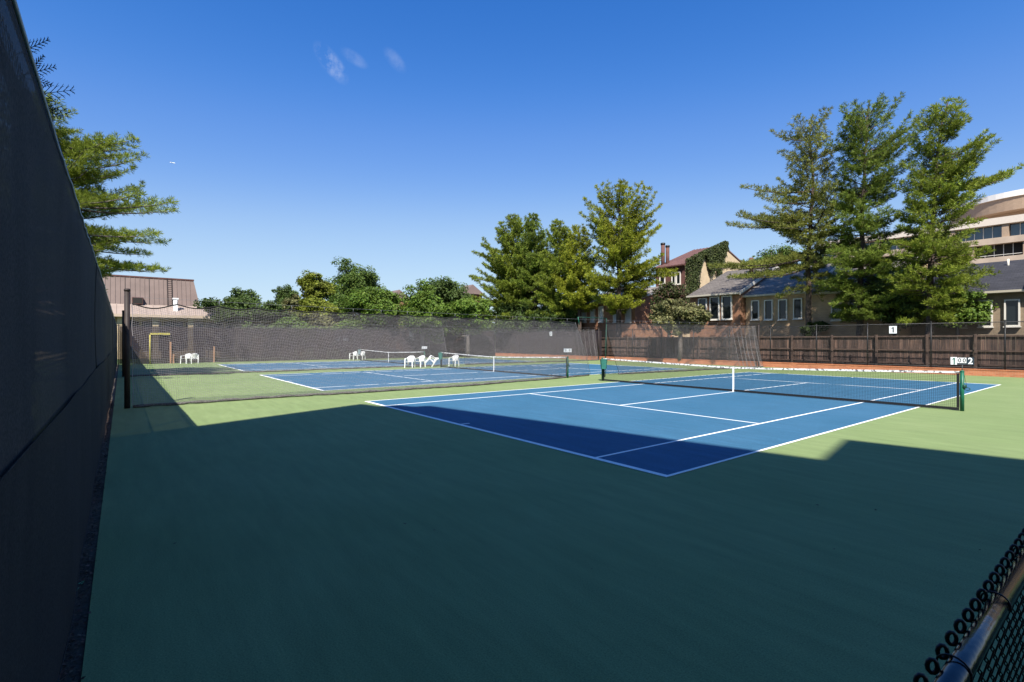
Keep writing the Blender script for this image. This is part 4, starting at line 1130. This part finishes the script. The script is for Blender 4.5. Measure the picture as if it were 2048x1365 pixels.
# lamp behind the gap of the second divider
p = atD(883, 632, 57.5)
t = thing('lamp_post', 'slim lamp post with a white globe beyond the second divider gap', 'lamp', (p[0], p[1], 0))
p = np.array([XB - 1.2, CAM[1] + (XB - 1.2 - CAM[0]) / ray(883)[0] * ray(883)[1], 0]); t.location = p
zz_ = onX(883, 634, XB - 1.2)[2]
obj('pole', MB().tube([(p[0], p[1], 0), (p[0], p[1], zz_ - .12)], .05, 8), M['black'], t, True)
obj('globe', MB().lathe((p[0], p[1], zz_ - .12), [(.08, 0), (.16, .08), (.18, .18), (.13, .30), (.03, .36)], 12), M['globe'], t, True)
obj('hat', MB().lathe((p[0], p[1], zz_ + .24), [(.22, 0), (.20, .04), (.03, .10)], 12), M['black'], t, True)

# airliner far away in the sky
p = atD(345, 326, 3200)
t = thing('aeroplane', 'tiny white airliner high in the sky at upper left', 'aeroplane', tuple(p))
ax = np.array([*RT, -.16]); ax /= np.linalg.norm(ax); side = np.array([*FW, 0.]); upv = np.cross(ax, side); upv = upv if upv[2] > 0 else -upv
def ap(a, s, u): return p + ax * a + side * s + upv * u
obj('fuselage', MB().tube([ap(-18, 0, 1.0), ap(-13, 0, .4), ap(-6, 0, 0), ap(12, 0, 0), ap(16, 0, -.2), ap(18, 0, -.6)], [.5, 1.5, 2.0, 2.0, 1.5, .3], 10), M['plane'], t, True)
for s in (-1, 1):
    obj('wing', MB().hexa([ap(4, s * 1, -.8), ap(-2, s * 1, -.8), ap(-7, s * 17, .4), ap(-5, s * 17, .4), ap(4, s * 1, -.3), ap(-2, s * 1, -.3), ap(-7, s * 17, .6), ap(-5, s * 17, .6)]), M['plane'], t)
obj('tail_fin', MB().hexa([ap(-17, -.15, 1), ap(-12, -.15, 1), ap(-12, .15, 1), ap(-17, .15, 1), ap(-18.5, -.1, 6.5), ap(-16.5, -.1, 6.5), ap(-16.5, .1, 6.5), ap(-18.5, .1, 6.5)]), M['planedark'], t)

# ------------------------------------------------------------------ vegetation
RT3 = np.array([RT[0], RT[1], 0.])
def pine(label, trunk, env, seed, mtl, name='pine_tree', whorl=.50, per=5, dens=1.0, extra=(), r0=.24, elev=(-4, 58), tuft=.25, gap=.12, base=.10, width=.031, needles=12, bark='bark', z_skip=None):
    """trunk: list of points; env: (height, reach to image left, reach to image right)"""
    rg = np.random.default_rng(seed)
    trunk = np.asarray(trunk, float); H0, H1 = trunk[0][2], trunk[-1][2]
    env = np.asarray(env, float)
    t = thing(name, label, 'tree', tuple(trunk[0]), 'pine trees round the courts')
    k = len(trunk)
    tz = np.linspace(H0, H1, 16)
    tp = np.stack([np.interp(tz, trunk[:, 2], trunk[:, i]) for i in range(2)] + [tz], 1)
    wob = rg.normal(0, .03, (16, 2)); wob[0] = 0; tp[:, :2] += wob
    def tpos(z): return np.array([np.interp(z, tp[:, 2], tp[:, 0]), np.interp(z, tp[:, 2], tp[:, 1]), z])
    rad = r0 * (1 - (tz - H0) / (H1 - H0)) ** .8 + .025
    wood = MB(); wood.tube(tp, rad, 9)
    obj('trunk', wood, M[bark], t, True)
    limbs = MB()
    TC = []; TD = []
    todo = []
    z = env[0][0]
    while z < H1 - .1:
        for _ in range(per):
            if rg.random() < gap: continue
            zz = z + rg.uniform(-.25, .25)
            az = rg.uniform(0, 2 * math.pi); c = math.cos(az)
            rl, rr_ = np.interp(zz, env[:, 0], env[:, 1]), np.interp(zz, env[:, 0], env[:, 2])
            wgt = (c + 1) / 2
            reach = (rl * (1 - wgt) + rr_ * wgt) * rg.uniform(.55, 1.08)
            if reach < .15: continue
            todo.append((zz, az, reach, None))
        z += whorl * rg.uniform(.8, 1.2)
    for (zz, az, reach, dz) in extra: todo.append((zz, R(az), reach, dz))
    for (zz, az, reach, dz) in todo:
        f = (zz - H0) / (H1 - H0)
        hd = RT3 * math.cos(az) + np.array([FW[0], FW[1], 0]) * math.sin(az)
        e = R(elev[0] + (elev[1] - elev[0]) * f ** 1.6 + rg.normal(0, 5))
        n = max(4, int(reach / .28)); u = np.linspace(0, 1, n)
        rise = math.tan(e) * reach if dz is None else dz
        rise = min(rise, reach * 1.3 + .2)
        zst = min(zz - (rise if dz is None else dz) * .55, H1 - .2) if True else zz
        zst = max(zst, H0 + .5)
        s0 = tpos(zst)
        side = np.cross(hd, [0, 0, 1.]); bend = rg.normal(0, .10) * reach
        path = s0 + hd * (reach * u)[:, None] + side * (bend * np.sin(u * 2.4))[:, None]
        path[:, 2] += rise * (.75 * u + .25 * u ** 2) - .06 * reach * np.sin(u * math.pi)
        limbs.tube(path, (.008 + .010 * reach) * (1 - u) ** .8 + .005, 5, cap=False)
        # twigs with tufts
        st = .21
        for dist in np.arange(base * reach + rg.uniform(0, .2) + .15, reach + .01, st / dens):
            uu = dist / reach
            pos = np.array([np.interp(uu, u, path[:, i]) for i in range(3)])
            for sg in (-1, 1):
                if rg.random() < .12: continue
                tl = (.26 + .36 * (1 - uu) * min(reach, 4) * .62) * rg.uniform(.6, 1.25)
                tl = min(tl, 1.35)
                ang = rg.uniform(35, 65) * sg
                dirv = hd * math.cos(R(ang)) + side * math.sin(R(ang)); dirv[2] += rg.uniform(.0, .35) + .25 * f
                dirv /= np.linalg.norm(dirv)
                m_ = max(2, int(tl / .14 * dens))
                for q in range(m_):
                    w_ = (q + 1) / m_
                    if w_ < .25 and m_ > 3: continue
                    c_ = pos + dirv * tl * w_ + rg.normal(0, .035, 3); c_[2] += .05 * w_
                    TC.append(c_); TD.append(dirv)
        TC.append(path[-1]); TD.append(hd + np.array([0, 0, .4 + f]))
    # leader tuft
    for z in np.linspace(H1 - .9, H1 + .05, 9): TC.append(tpos(min(z, H1)) + rg.normal(0, .04, 3)); TD.append(np.array([0, 0, 1.]))
    obj('limbs', limbs, M[bark], t, True)
    TC = np.array(TC); TD = np.array(TD); TD /= np.linalg.norm(TD, axis=1, keepdims=True)
    n = len(TC); K = needles
    dirs = rg.normal(0, 1, (n, K, 3)); dirs /= np.linalg.norm(dirs, axis=2, keepdims=True)
    dirs = dirs * .85 + TD[:, None] * .75 + np.array([0, 0, .25]); dirs /= np.linalg.norm(dirs, axis=2, keepdims=True)
    Ln = tuft * rg.uniform(.7, 1.2, (n, K, 1))
    sd = np.cross(dirs, rg.normal(0, 1, (n, K, 3))); sd /= np.linalg.norm(sd, axis=2, keepdims=True) + 1e-9
    c = TC[:, None]
    V = np.stack([np.broadcast_to(c - sd * width * .5, dirs.shape), c + dirs * Ln * .6 + sd * width * .9, c + dirs * Ln], 2)
    V = V.reshape(-1, 3); T = np.arange(len(V)).reshape(-1, 3)
    stuff(fastmesh('crown', V, T, mtl, t))
    return t

def limb_at(base, z, tip, H):
    pass

def pine_px(label, yplane, pts, env_px, seed, mtl, zb=.33, **kw):
    """trunk pixels and silhouette pixels (row, left x, right x) on the plane Y = yplane"""
    tr = [onY(x, y, yplane) for (x, y) in pts]
    b = tr[0].copy(); b[2] = zb; tr = [b] + tr[1:]
    tr = np.array(tr)
    env = []
    for (y, xl_, xr_) in env_px:
        xc_ = np.interp(y, [q[1] for q in pts][::-1], [q[0] for q in pts][::-1])
        c = onY(xc_, y, yplane); t_ = (yplane - CAM[1]) / ray(xc_)[1]
        env.append((c[2], max(.05, (xc_ - xl_) / F * t_), max(.05, (xr_ - xc_) / F * t_)))
    env.sort()
    ex = []
    for (x, y, rise, sp) in kw.pop('limbs', ()):
        xc_ = np.interp(y, [q[1] for q in pts][::-1], [q[0] for q in pts][::-1])
        c = onY(xc_, y, yplane); t_ = (yplane - CAM[1]) / ray(xc_)[1]
        rc = abs(x - xc_) / F * t_
        ex.append((c[2], (0 if x > xc_ else 180) + sp, rc, rise))
    return pine(label, tr, env, seed, mtl, extra=ex, **kw)

# three tall pines on the right
pine_px('leftmost of the three tall pines, thin and browned at the top', 33.1,
        [(1619, 690), (1617, 560), (1616, 500), (1628, 356), (1618, 290), (1624, 237)],
        [(238, 1620, 1630), (255, 1594, 1655), (275, 1560, 1662), (300, 1580, 1650), (320, 1562, 1655), (345, 1590, 1660), (380, 1520, 1668), (405, 1520, 1680), (438, 1490, 1680), (460, 1535, 1690), (500, 1560, 1690), (530, 1560, 1660), (560, 1590, 1650), (585, 1605, 1640)],
        21, M['pinebrown'], per=7, gap=.22, whorl=.52, r0=.20, dens=1.02,
        limbs=[(1552, 268, .9, -15), (1553, 318, .5, 12), (1494, 376, .4, -10), (1500, 402, .2, 15), (1466, 438, .2, 5), (1470, 441, .1, -18), (1528, 460, -.2, 8), (1660, 236, 1.2, 0), (1692, 300, 1.2, 10),
               (1412, 530, -.9, 6), (1430, 520, -.7, -8), (1440, 528, -.8, 0), (1446, 551, -1.0, 12), (1470, 545, -.8, -14), (1560, 585, -1.0, 10), (1652, 575, -1.2, 10), (1640, 590, -1.2, -30)])
pine_px('middle of the three tall pines with the widest crown', 33.4,
        [(1718, 690), (1720, 560), (1726, 420), (1730, 300), (1737, 206)],
        [(208, 1731, 1744), (225, 1692, 1760), (245, 1694, 1782), (270, 1690, 1800), (300, 1672, 1815), (330, 1690, 1810), (360, 1672, 1800), (400, 1676, 1806), (440, 1670, 1800), (480, 1665, 1800), (520, 1636, 1808), (560, 1640, 1808), (600, 1660, 1810), (640, 1680, 1800)],
        22, M['pine2'], per=9, gap=.13, whorl=.47, r0=.20, dens=1.04,
        limbs=[(1802, 224, 2.4, 0), (1842, 268, 2.2, 5), (1838, 288, 2.0, -12), (1684, 232, 1.0, 0), (1684, 258, .8, 14), (1664, 292, .6, -10), (1640, 505, -.5, 5), (1800, 470, .4, -20), (1800, 575, -1.0, 10), (1660, 600, -1.0, 15)])
pine_px('rightmost of the three tall pines with a long arm reaching right', 32.8,
        [(1857, 690), (1860, 560), (1868, 420), (1874, 320), (1881, 250), (1898, 205)],
        [(207, 1892, 1904), (228, 1862, 1916), (252, 1842, 1938), (275, 1850, 1938), (297, 1846, 1962), (330, 1826, 1964), (360, 1815, 1950), (400, 1810, 1952), (440, 1816, 1935), (470, 1805, 1930), (500, 1790, 1950), (540, 1785, 1945), (580, 1790, 1930), (610, 1800, 1915), (640, 1815, 1900)],
        23, M['pine1'], per=9, gap=.13, whorl=.47, r0=.19, dens=1.04,
        limbs=[(1918, 226, .8, 0), (1940, 250, .9, 5), (1965, 298, .9, -8), (1966, 325, .6, 8), (2034, 356, 1.1, 0), (2018, 366, .9, 8), (1998, 372, .8, -8), (1836, 252, .6, 0), (1984, 500, .3, 8), (1974, 560, -1.1, 5), (1968, 540, -.9, -12), (1945, 450, .2, -15), (1812, 560, -.8, 10)])
# big light conifer in the middle
pine_px('broad yellow green conifer left of the maroon roofed house', 33.0,
        [(1238, 690), (1237, 560), (1239, 460), (1240, 367)],
        [(370, 1234, 1247), (385, 1222, 1254), (395, 1200, 1270), (420, 1180, 1300), (440, 1168, 1316), (470, 1170, 1314), (500, 1165, 1308), (540, 1150, 1316), (570, 1140, 1312), (600, 1160, 1300), (622, 1180, 1285)],
        24, M['pine3'], per=7, gap=.14, whorl=.56, r0=.28, dens=.9, elev=(-2, 66), tuft=.30, width=.046, needles=12,
        limbs=[(1285, 388, 2.6, 0), (1324, 432, 2.6, 5), (1318, 470, 1.4, -10), (1194, 394, 2.3, 0), (1170, 418, 2.0, 5), (1162, 440, 1.6, -8), (1350, 540, -.4, 6), (1345, 552, -.4, -10), (1330, 560, -.6, 15)])
for (pts, env, sd, mt, lb) in (
    ([(1033, 690), (1030, 540), (1026, 437)], [(440, 1018, 1036), (460, 1000, 1052), (480, 994, 1062), (505, 968, 1070), (530, 960, 1080), (560, 946, 1090), (590, 945, 1095), (620, 955, 1095), (645, 965, 1090)], 25, 'pine1', 'leftmost dark pine of the central clump'),
    ([(1072, 690), (1070, 540), (1066, 433)], [(436, 1060, 1071), (460, 1046, 1086), (490, 1038, 1098), (530, 1030, 1112), (570, 1026, 1120), (600, 1030, 1120), (640, 1035, 1115)], 26, 'pine2', 'slender pine second from left in the central clump'),
    ([(1118, 690), (1119, 540), (1121, 445)], [(447, 1114, 1128), (465, 1100, 1138), (490, 1092, 1142), (530, 1080, 1160), (570, 1072, 1168), (605, 1075, 1165), (640, 1080, 1160)], 27, 'pine1', 'third pine from left in the central clump with a small pointed top'),
    ([(1160, 690), (1158, 540), (1157, 457)], [(460, 1148, 1166), (480, 1138, 1178), (520, 1120, 1195), (560, 1110, 1205), (600, 1115, 1200), (620, 1120, 1195)], 28, 'pine3', 'pine right beside the broad yellow green conifer')):
    pine_px(lb, 33.3, pts, env, sd, M[mt], per=8, gap=.08, whorl=.52, r0=.24, dens=.95, tuft=.32, width=.052, needles=12, elev=(0, 60),
            limbs=[(945, 512, 1.2, 0), (966, 500, 1.2, 8), (994, 466, 1.0, -6), (941, 560, .6, 5)] if sd == 25 else ())
# pine beyond the left fence
tp = np.array([[-28.0, -9.4, -.05], [-28.0, -9.3, 6], [-28.2, -9.2, 13.5]])
pine('pine reaching over the dark fence at the left edge', tp, [(3.6, 2, 2.4), (5.2, 3, 4.2), (7.0, 3, 4.4), (8.6, 3.2, 5.0), (9.6, 3.2, 3.6), (11.2, 2.8, 4.0), (12.0, 1.6, 1.8), (13.4, .4, .9)], 31, M['pine1'], per=7, whorl=.52, gap=.12, r0=.24, dens=1.05, elev=(-10, 34), tuft=.24, width=.020, needles=18, bark='barkgrey',
     extra=[(11.2, 0, 4.7, .2), (11.0, 12, 4.3, .2), (10.9, -14, 4.2, .2), (8.4, 0, 6.5, -.3), (8.3, 10, 6.0, -.3), (8.5, -12, 6.0, -.2), (9.6, 4, 3.8, .1), (7.0, -5, 6.2, -.8), (6.9, 9, 5.6, -.8), (5.6, 0, 6.0, -1.0), (5.4, -14, 5.4, -1.0), (5.6, 12, 5.2, -1.0)])

# cedar hedge right behind the dark fence, a few fronds showing above it
def cedar(label, x0, x1, seed, zt, sprigs):
    rg = np.random.default_rng(seed)
    t = thing('cedar', label, 'tree', ((x0 + x1) / 2, YL - .75, -.03), 'cedars behind the left fence')
    obj('trunk', MB().tube([((x0 + x1) / 2, YL - .75, -.05), ((x0 + x1) / 2, YL - .75, zt)], [.08, .03], 8), M['bark'], t, True)
    n = 5200
    zz = rg.uniform(.1, zt, n); rr_ = (x1 - x0) / 2 * (1 - (zz / (zt + .4)) ** 2.2) ** .5
    a = rg.uniform(0, 6.28, n); k = rg.uniform(.65, 1, n)
    C = np.stack([(x0 + x1) / 2 + rr_ * k * np.cos(a), YL - .75 + np.minimum(.52, rr_ * .6) * k * np.sin(a), zz], 1)
    N = np.stack([np.cos(a), np.sin(a), .3 + 0 * a], 1)
    stuff(leaves('crown', C, N, .13, M['cedar'], t, seed=seed, aspect=.45))
    # feathery fronds
    m = MB()
    for (p, d, ln) in sprigs:
        p = np.array(p); d = np.array(d, float); d /= np.linalg.norm(d); sd = np.cross(d, [FW[0], FW[1], 0]); sd /= np.linalg.norm(sd)
        m.tube([p - d * .25, p, p + d * ln * .5, p + d * ln], [.0025, .0022, .0018, .001], 5)
        for k in range(6):
            b = p + d * ln * (k + .6) / 6.4
            l2 = ln * .40 * (1 - k / 8)
            for sg in (-1, 1):
                e = b + (d * .75 + sd * sg * .7) * l2
                m.tube([b, (b + e) / 2 + d * .006, e], [.0022, .002, .0012], 4)
                for q in (.55,):
                    bb = b + (e - b) * q; ee = bb + (d * .95 + sd * sg * .25) * l2 * .38; m.tube([bb, ee], [.002, .001], 4)
    if sprigs: stuff(obj('fronds', m, M['cedar'], t))
sp = []
for (x, y, dx, dz, ln) in ((47, 103, .75, .35, .16), (56, 148, .8, .2, .17), (62, 160, .8, -.2, .13), (66, 190, .85, .1, .26), (70, 200, .8, -.35, .24), (76, 215, .75, -.3, .17), (60, 140, .6, .6, .12), (82, 222, .9, .1, .12)):
    p = onY(x, y, YL - .12)
    sp.append((p, np.array([RT[0] * dx, RT[1] * dx, dz]), ln * .95))
cedar('dark cedar with feathery fronds poking above the left fence', -2.6, .9, 41, 2.75, sp)

def broadleaf(label, x0, x1, yt, yb, d, seed, mt, name='broadleaf_tree', leaf=.26, n=13000, clumps=70, zb=-.03, trunk=True, cat='tree', group='broadleaf trees beyond the fences', squash=.8, mat2=None, sparse=0.0):
    rg = np.random.default_rng(seed)
    xc_ = (x0 + x1) / 2
    c = atD(xc_, yt, d); top = c[2]; bot = max(zb + .15, atD(xc_, yb, d)[2]); rx = (x1 - x0) / 2 / F * d
    rx *= 1.22; ry = rx * squash; cz = (top + bot) / 2; rz = (top - bot) / 2 * 1.10
    t = thing(name, label, cat, (c[0], c[1], zb), group)
    # a dozen uneven lobes, leaf clumps over each lobe
    cl = []
    nl = max(14, clumps // 4); n = int(n * 1.35)
    for i in range(nl):
        v = rg.normal(0, 1, 3); v /= np.linalg.norm(v); v[2] = v[2] * .9 + .12
        lr = rg.uniform(.24, .42)
        k = rg.uniform(.25, 1.0) ** .6
        lc = np.array([v[0] * rx, v[1] * ry, v[2] * rz]) * (1 - lr) * k
        for j in range(max(7, clumps // nl + 4)):
            q = rg.normal(0, 1, 3); q /= np.linalg.norm(q); q[2] = q[2] * .9 + .12
            sr = rg.uniform(.09, .20) * min(rx, rz * 1.2)
            cl.append((lc + q * lr * np.array([rx, ry, rz]) * rg.uniform(.35, 1.05), sr))
    per = n // len(cl) + 1
    clumps = len(cl)
    C = []; N = []
    for (cc, sr) in cl:
        pn = int(per * rg.uniform(.6, 1.4))
        v = rg.normal(0, 1, (pn, 3)); v /= np.linalg.norm(v, axis=1, keepdims=True)
        r = sr * rg.uniform(.25, 1.25, (pn, 1)) ** .7
        pp_ = cc + v * r * np.array([1.2, 1.2, .9])
        C.append(pp_); N.append(v * .6 + cc / max(rx, rz) * .5 + np.array([.15, -.15, .45]))
    C = np.vstack(C); N = np.vstack(N)
    ctr = np.array([c[0], c[1], cz])
    basis = np.stack([RT3, np.array([FW[0], FW[1], 0]), np.array([0, 0, 1.])])
    C = C @ basis + ctr
    C[:, 2] = np.maximum(C[:, 2], zb + .05)
    h = len(C)
    if mat2:
        sel = rg.random(h) < .22
        stuff(leaves('crown', C[~sel], N[~sel], leaf, M[mt], t, seed=seed)); stuff(leaves('flowers', C[sel], N[sel], leaf * .8, M[mat2], t, seed=seed + 1))
    else:
        stuff(leaves('crown', C, N, leaf, M[mt], t, seed=seed))
    if trunk:
        m = MB(); base = np.array([c[0], c[1], zb - .05])
        m.tube([base, base + [0, 0, (bot - zb) * .6 + .3], ctr * .5 + np.array([c[0], c[1], bot]) * .5, ctr + [0, 0, rz * .5]], [.05 * rx + .06, .04 * rx + .05, .03 * rx + .03, .02], 8)
        obj('trunk', m, M['barkgrey'], t, True)
        lm = MB(); ri = rg.permutation(clumps)[:18]
        for i in ri:
            e = cl[i][0] @ basis + ctr; s0 = np.array([c[0], c[1], max(zb + .2, min(cz, e[2] - .4 * np.linalg.norm(e[:2] - ctr[:2])))])
            mid = (s0 + e) / 2 + [0, 0, -.12 * rx]
            lm.tube([s0, mid, e], [.03 * rx + .02, .02 * rx + .012, .008], 5, cap=False)
        obj('limbs', lm, M['barkgrey'], t, True)
    return t
broadleaf('dense dark green tree just right of the club house roof', 412, 552, 577, 668, 56, 51, 'leafdark', n=16000)
broadleaf('distant dark round tree between the dense tree and the yellow green tree', 548, 606, 571, 640, 82, 52, 'leafdark', n=8000)
broadleaf('distant dark tree at the right end of the mansard roof', 374, 398, 590, 650, 80, 53, 'leafdark', n=5000, clumps=30)
broadleaf('airy yellow green tree left of the tallest broadleaf tree', 592, 668, 534, 640, 64, 54, 'leafyellow', n=10000, clumps=60)
broadleaf('tallest broadleaf tree on the left, mid green with open crown', 648, 764, 511, 650, 68, 55, 'leafmid', n=16000, clumps=75)
broadleaf('low yellow green tree in front of the airy one', 588, 690, 592, 668, 55, 56, 'leafyellow', n=10000)
broadleaf('bright green spreading tree, left of the twin pair behind the back fence', 684, 808, 568, 676, 54, 57, 'leafbright', n=19000)
broadleaf('bright green spreading tree, right of the twin pair behind the back fence', 776, 914, 569, 676, 55, 58, 'leafbright', n=20000)
broadleaf('round olive green tree rising behind the bright green pair', 818, 972, 543, 668, 64, 59, 'leafdark', n=18000)
broadleaf('bright shrub at the foot of the central pine clump', 880, 992, 596, 676, 57, 60, 'leafbright', name='shrub', n=9000, cat='shrub')
broadleaf('brownish shrub between the dense tree and the yellow trees', 560, 612, 592, 650, 60, 61, 'leafolive', name='shrub', n=6000, cat='shrub')
broadleaf('tree behind the grey roofs between the town houses', 1478, 1608, 478, 600, 62, 62, 'leafmid', n=14000, zb=.33)
broadleaf('second tree far behind the tan brick house, mostly hidden', 1590, 1680, 500, 600, 66, 63, 'leafdark', n=9000, zb=.33)
broadleaf('large speckled olive shrub overhanging the board fence', 1290, 1432, 598, 676, 41.5, 64, 'leafolive', name='shrub', leaf=.20, n=15000, cat='shrub', zb=.33)
broadleaf('plum coloured crape myrtle in front of the maroon roofed house', 1292, 1384, 564, 660, 46, 65, 'ivy', name='shrub', leaf=.18, n=9000, mat2='leafpink', cat='shrub', zb=.33)
broadleaf('light green broadleaf shrub under the rightmost pine', 1862, 1968, 570, 676, 31.5, 66, 'leafbright', name='shrub', leaf=.17, n=9000, cat='shrub', zb=.33, clumps=50)
broadleaf('dark evergreen shrub between the middle and right pines', 1730, 1850, 560, 680, 33.2, 67, 'leafdark', name='shrub', leaf=.18, n=13000, cat='shrub', zb=.33)
broadleaf('low dark shrub behind the board fence below the tan house', 1600, 1660, 640, 680, 36, 68, 'leafdark', name='shrub', leaf=.15, n=5000, cat='shrub', zb=.33, clumps=30)
broadleaf('dark undergrowth shrub below the left pines of the clump', 985, 1085, 600, 690, 60, 69, 'leafdark', name='shrub', n=11000, cat='shrub', zb=.33)
broadleaf('dark undergrowth shrub below the right pines of the clump', 1070, 1170, 605, 690, 57, 70, 'leafdark', name='shrub', n=11000, cat='shrub', zb=.33)
for k, (a, b, yt_, d_, mt_) in enumerate(((590, 700, 604, 92, 'leafdark'), (690, 800, 608, 95, 'leafmid'), (800, 900, 606, 98, 'leafdark'), (890, 990, 596, 94, 'leafmid'), (980, 1080, 590, 96, 'leafdark'), (1070, 1180, 592, 92, 'leafdark'), (1160, 1300, 590, 88, 'leafmid'))):
    broadleaf(('first', 'second', 'third', 'fourth', 'fifth', 'sixth', 'seventh')[k] + ' tree from the left in the shadowy far row behind the pines and fences', a, b, yt_, 690, d_, 100 + k, mt_, n=7000, clumps=50, leaf=.5, group='far row of trees')
def hedge(label, p0, p1, h, wd, n, seed, mt, leaf=.2):
    rg = np.random.default_rng(seed); p0 = np.array(p0, float); p1 = np.array(p1, float); d = p1 - p0; ln = np.linalg.norm(d); d /= ln; nn = np.array([-d[1], d[0]])
    t = thing('hedge', label, 'hedge', (*((p0 + p1) / 2), 0), 'hedges behind the fences')
    k = int(ln * 7); S = rg.uniform(0, ln, k); W = rg.uniform(-wd / 2, wd / 2, k)
    top = h + .25 * np.sin(S * 1.1 + seed) + .15 * np.sin(S * 2.7); Z = top * rg.uniform(.1, .95, k) ** .6
    per = n // k
    o = rg.normal(0, 1, (k, per, 3)); o /= np.linalg.norm(o, axis=2, keepdims=True); o *= rg.uniform(.15, .55, (k, per, 1))
    C = np.stack([p0[0] + d[0] * S + nn[0] * W, p0[1] + d[1] * S + nn[1] * W, Z], 1)[:, None] + o
    C = C.reshape(-1, 3); C[:, 2] = np.maximum(C[:, 2], .05)
    stuff(leaves('foliage', C, o.reshape(-1, 3) + np.array([.3, -.3, .4]), leaf, M[mt], t, seed=seed))
    for x in np.arange(.5, ln, 1.2):
        q = p0 + d * x; obj('stem', MB().tube([(*q, -.05), (*(q + rg.normal(0, .1, 2)), h * .8)], [.035, .012], 5), M['bark'], t, True)
hedge('leafy hedge behind the back fence windscreen', (XB - 1.3, 3.0), (XB - 1.3, 37), 3.6, 1.3, 34000, 91, 'leafmid')
hedge('shadowy hedge under the central pines behind the end fence', (XB - 9, YE + 2.6), (-36.8, YE + 2.6), 3.4, 1.6, 28000, 92, 'leafdark')
broadleaf('mid green filler tree between the yellow green trees and the bright pair', 636, 730, 584, 676, 58, 111, 'leafmid', n=14000)
broadleaf('dark filler tree right of the dense tree by the club house', 528, 610, 596, 676, 60, 112, 'leafdark', n=11000)
broadleaf('dark filler tree between the bright pair and the central pines', 896, 968, 582, 676, 66, 113, 'leafdark', n=11000)
# climbing hedge on the outside of the back fence
for k, (a, b) in enumerate(((545, 620), (610, 690), (680, 760), (750, 830), (820, 895))):
    broadleaf(('first', 'second', 'third', 'fourth', 'fifth')[k] + ' light green bush from the left along the top of the back fence', a, b, 628 - (k % 2) * 4, 700, 51.5 + 1.2 * k, 80 + k, 'leafolive' if k % 2 else 'leafmid', name='bush', n=6000, clumps=40, cat='bush', group='bushes along the back fence', squash=.35)
print('objects', len(bpy.data.objects), 'tris', sum(len(o.data.polygons) for o in bpy.data.objects if o.type == 'MESH'))
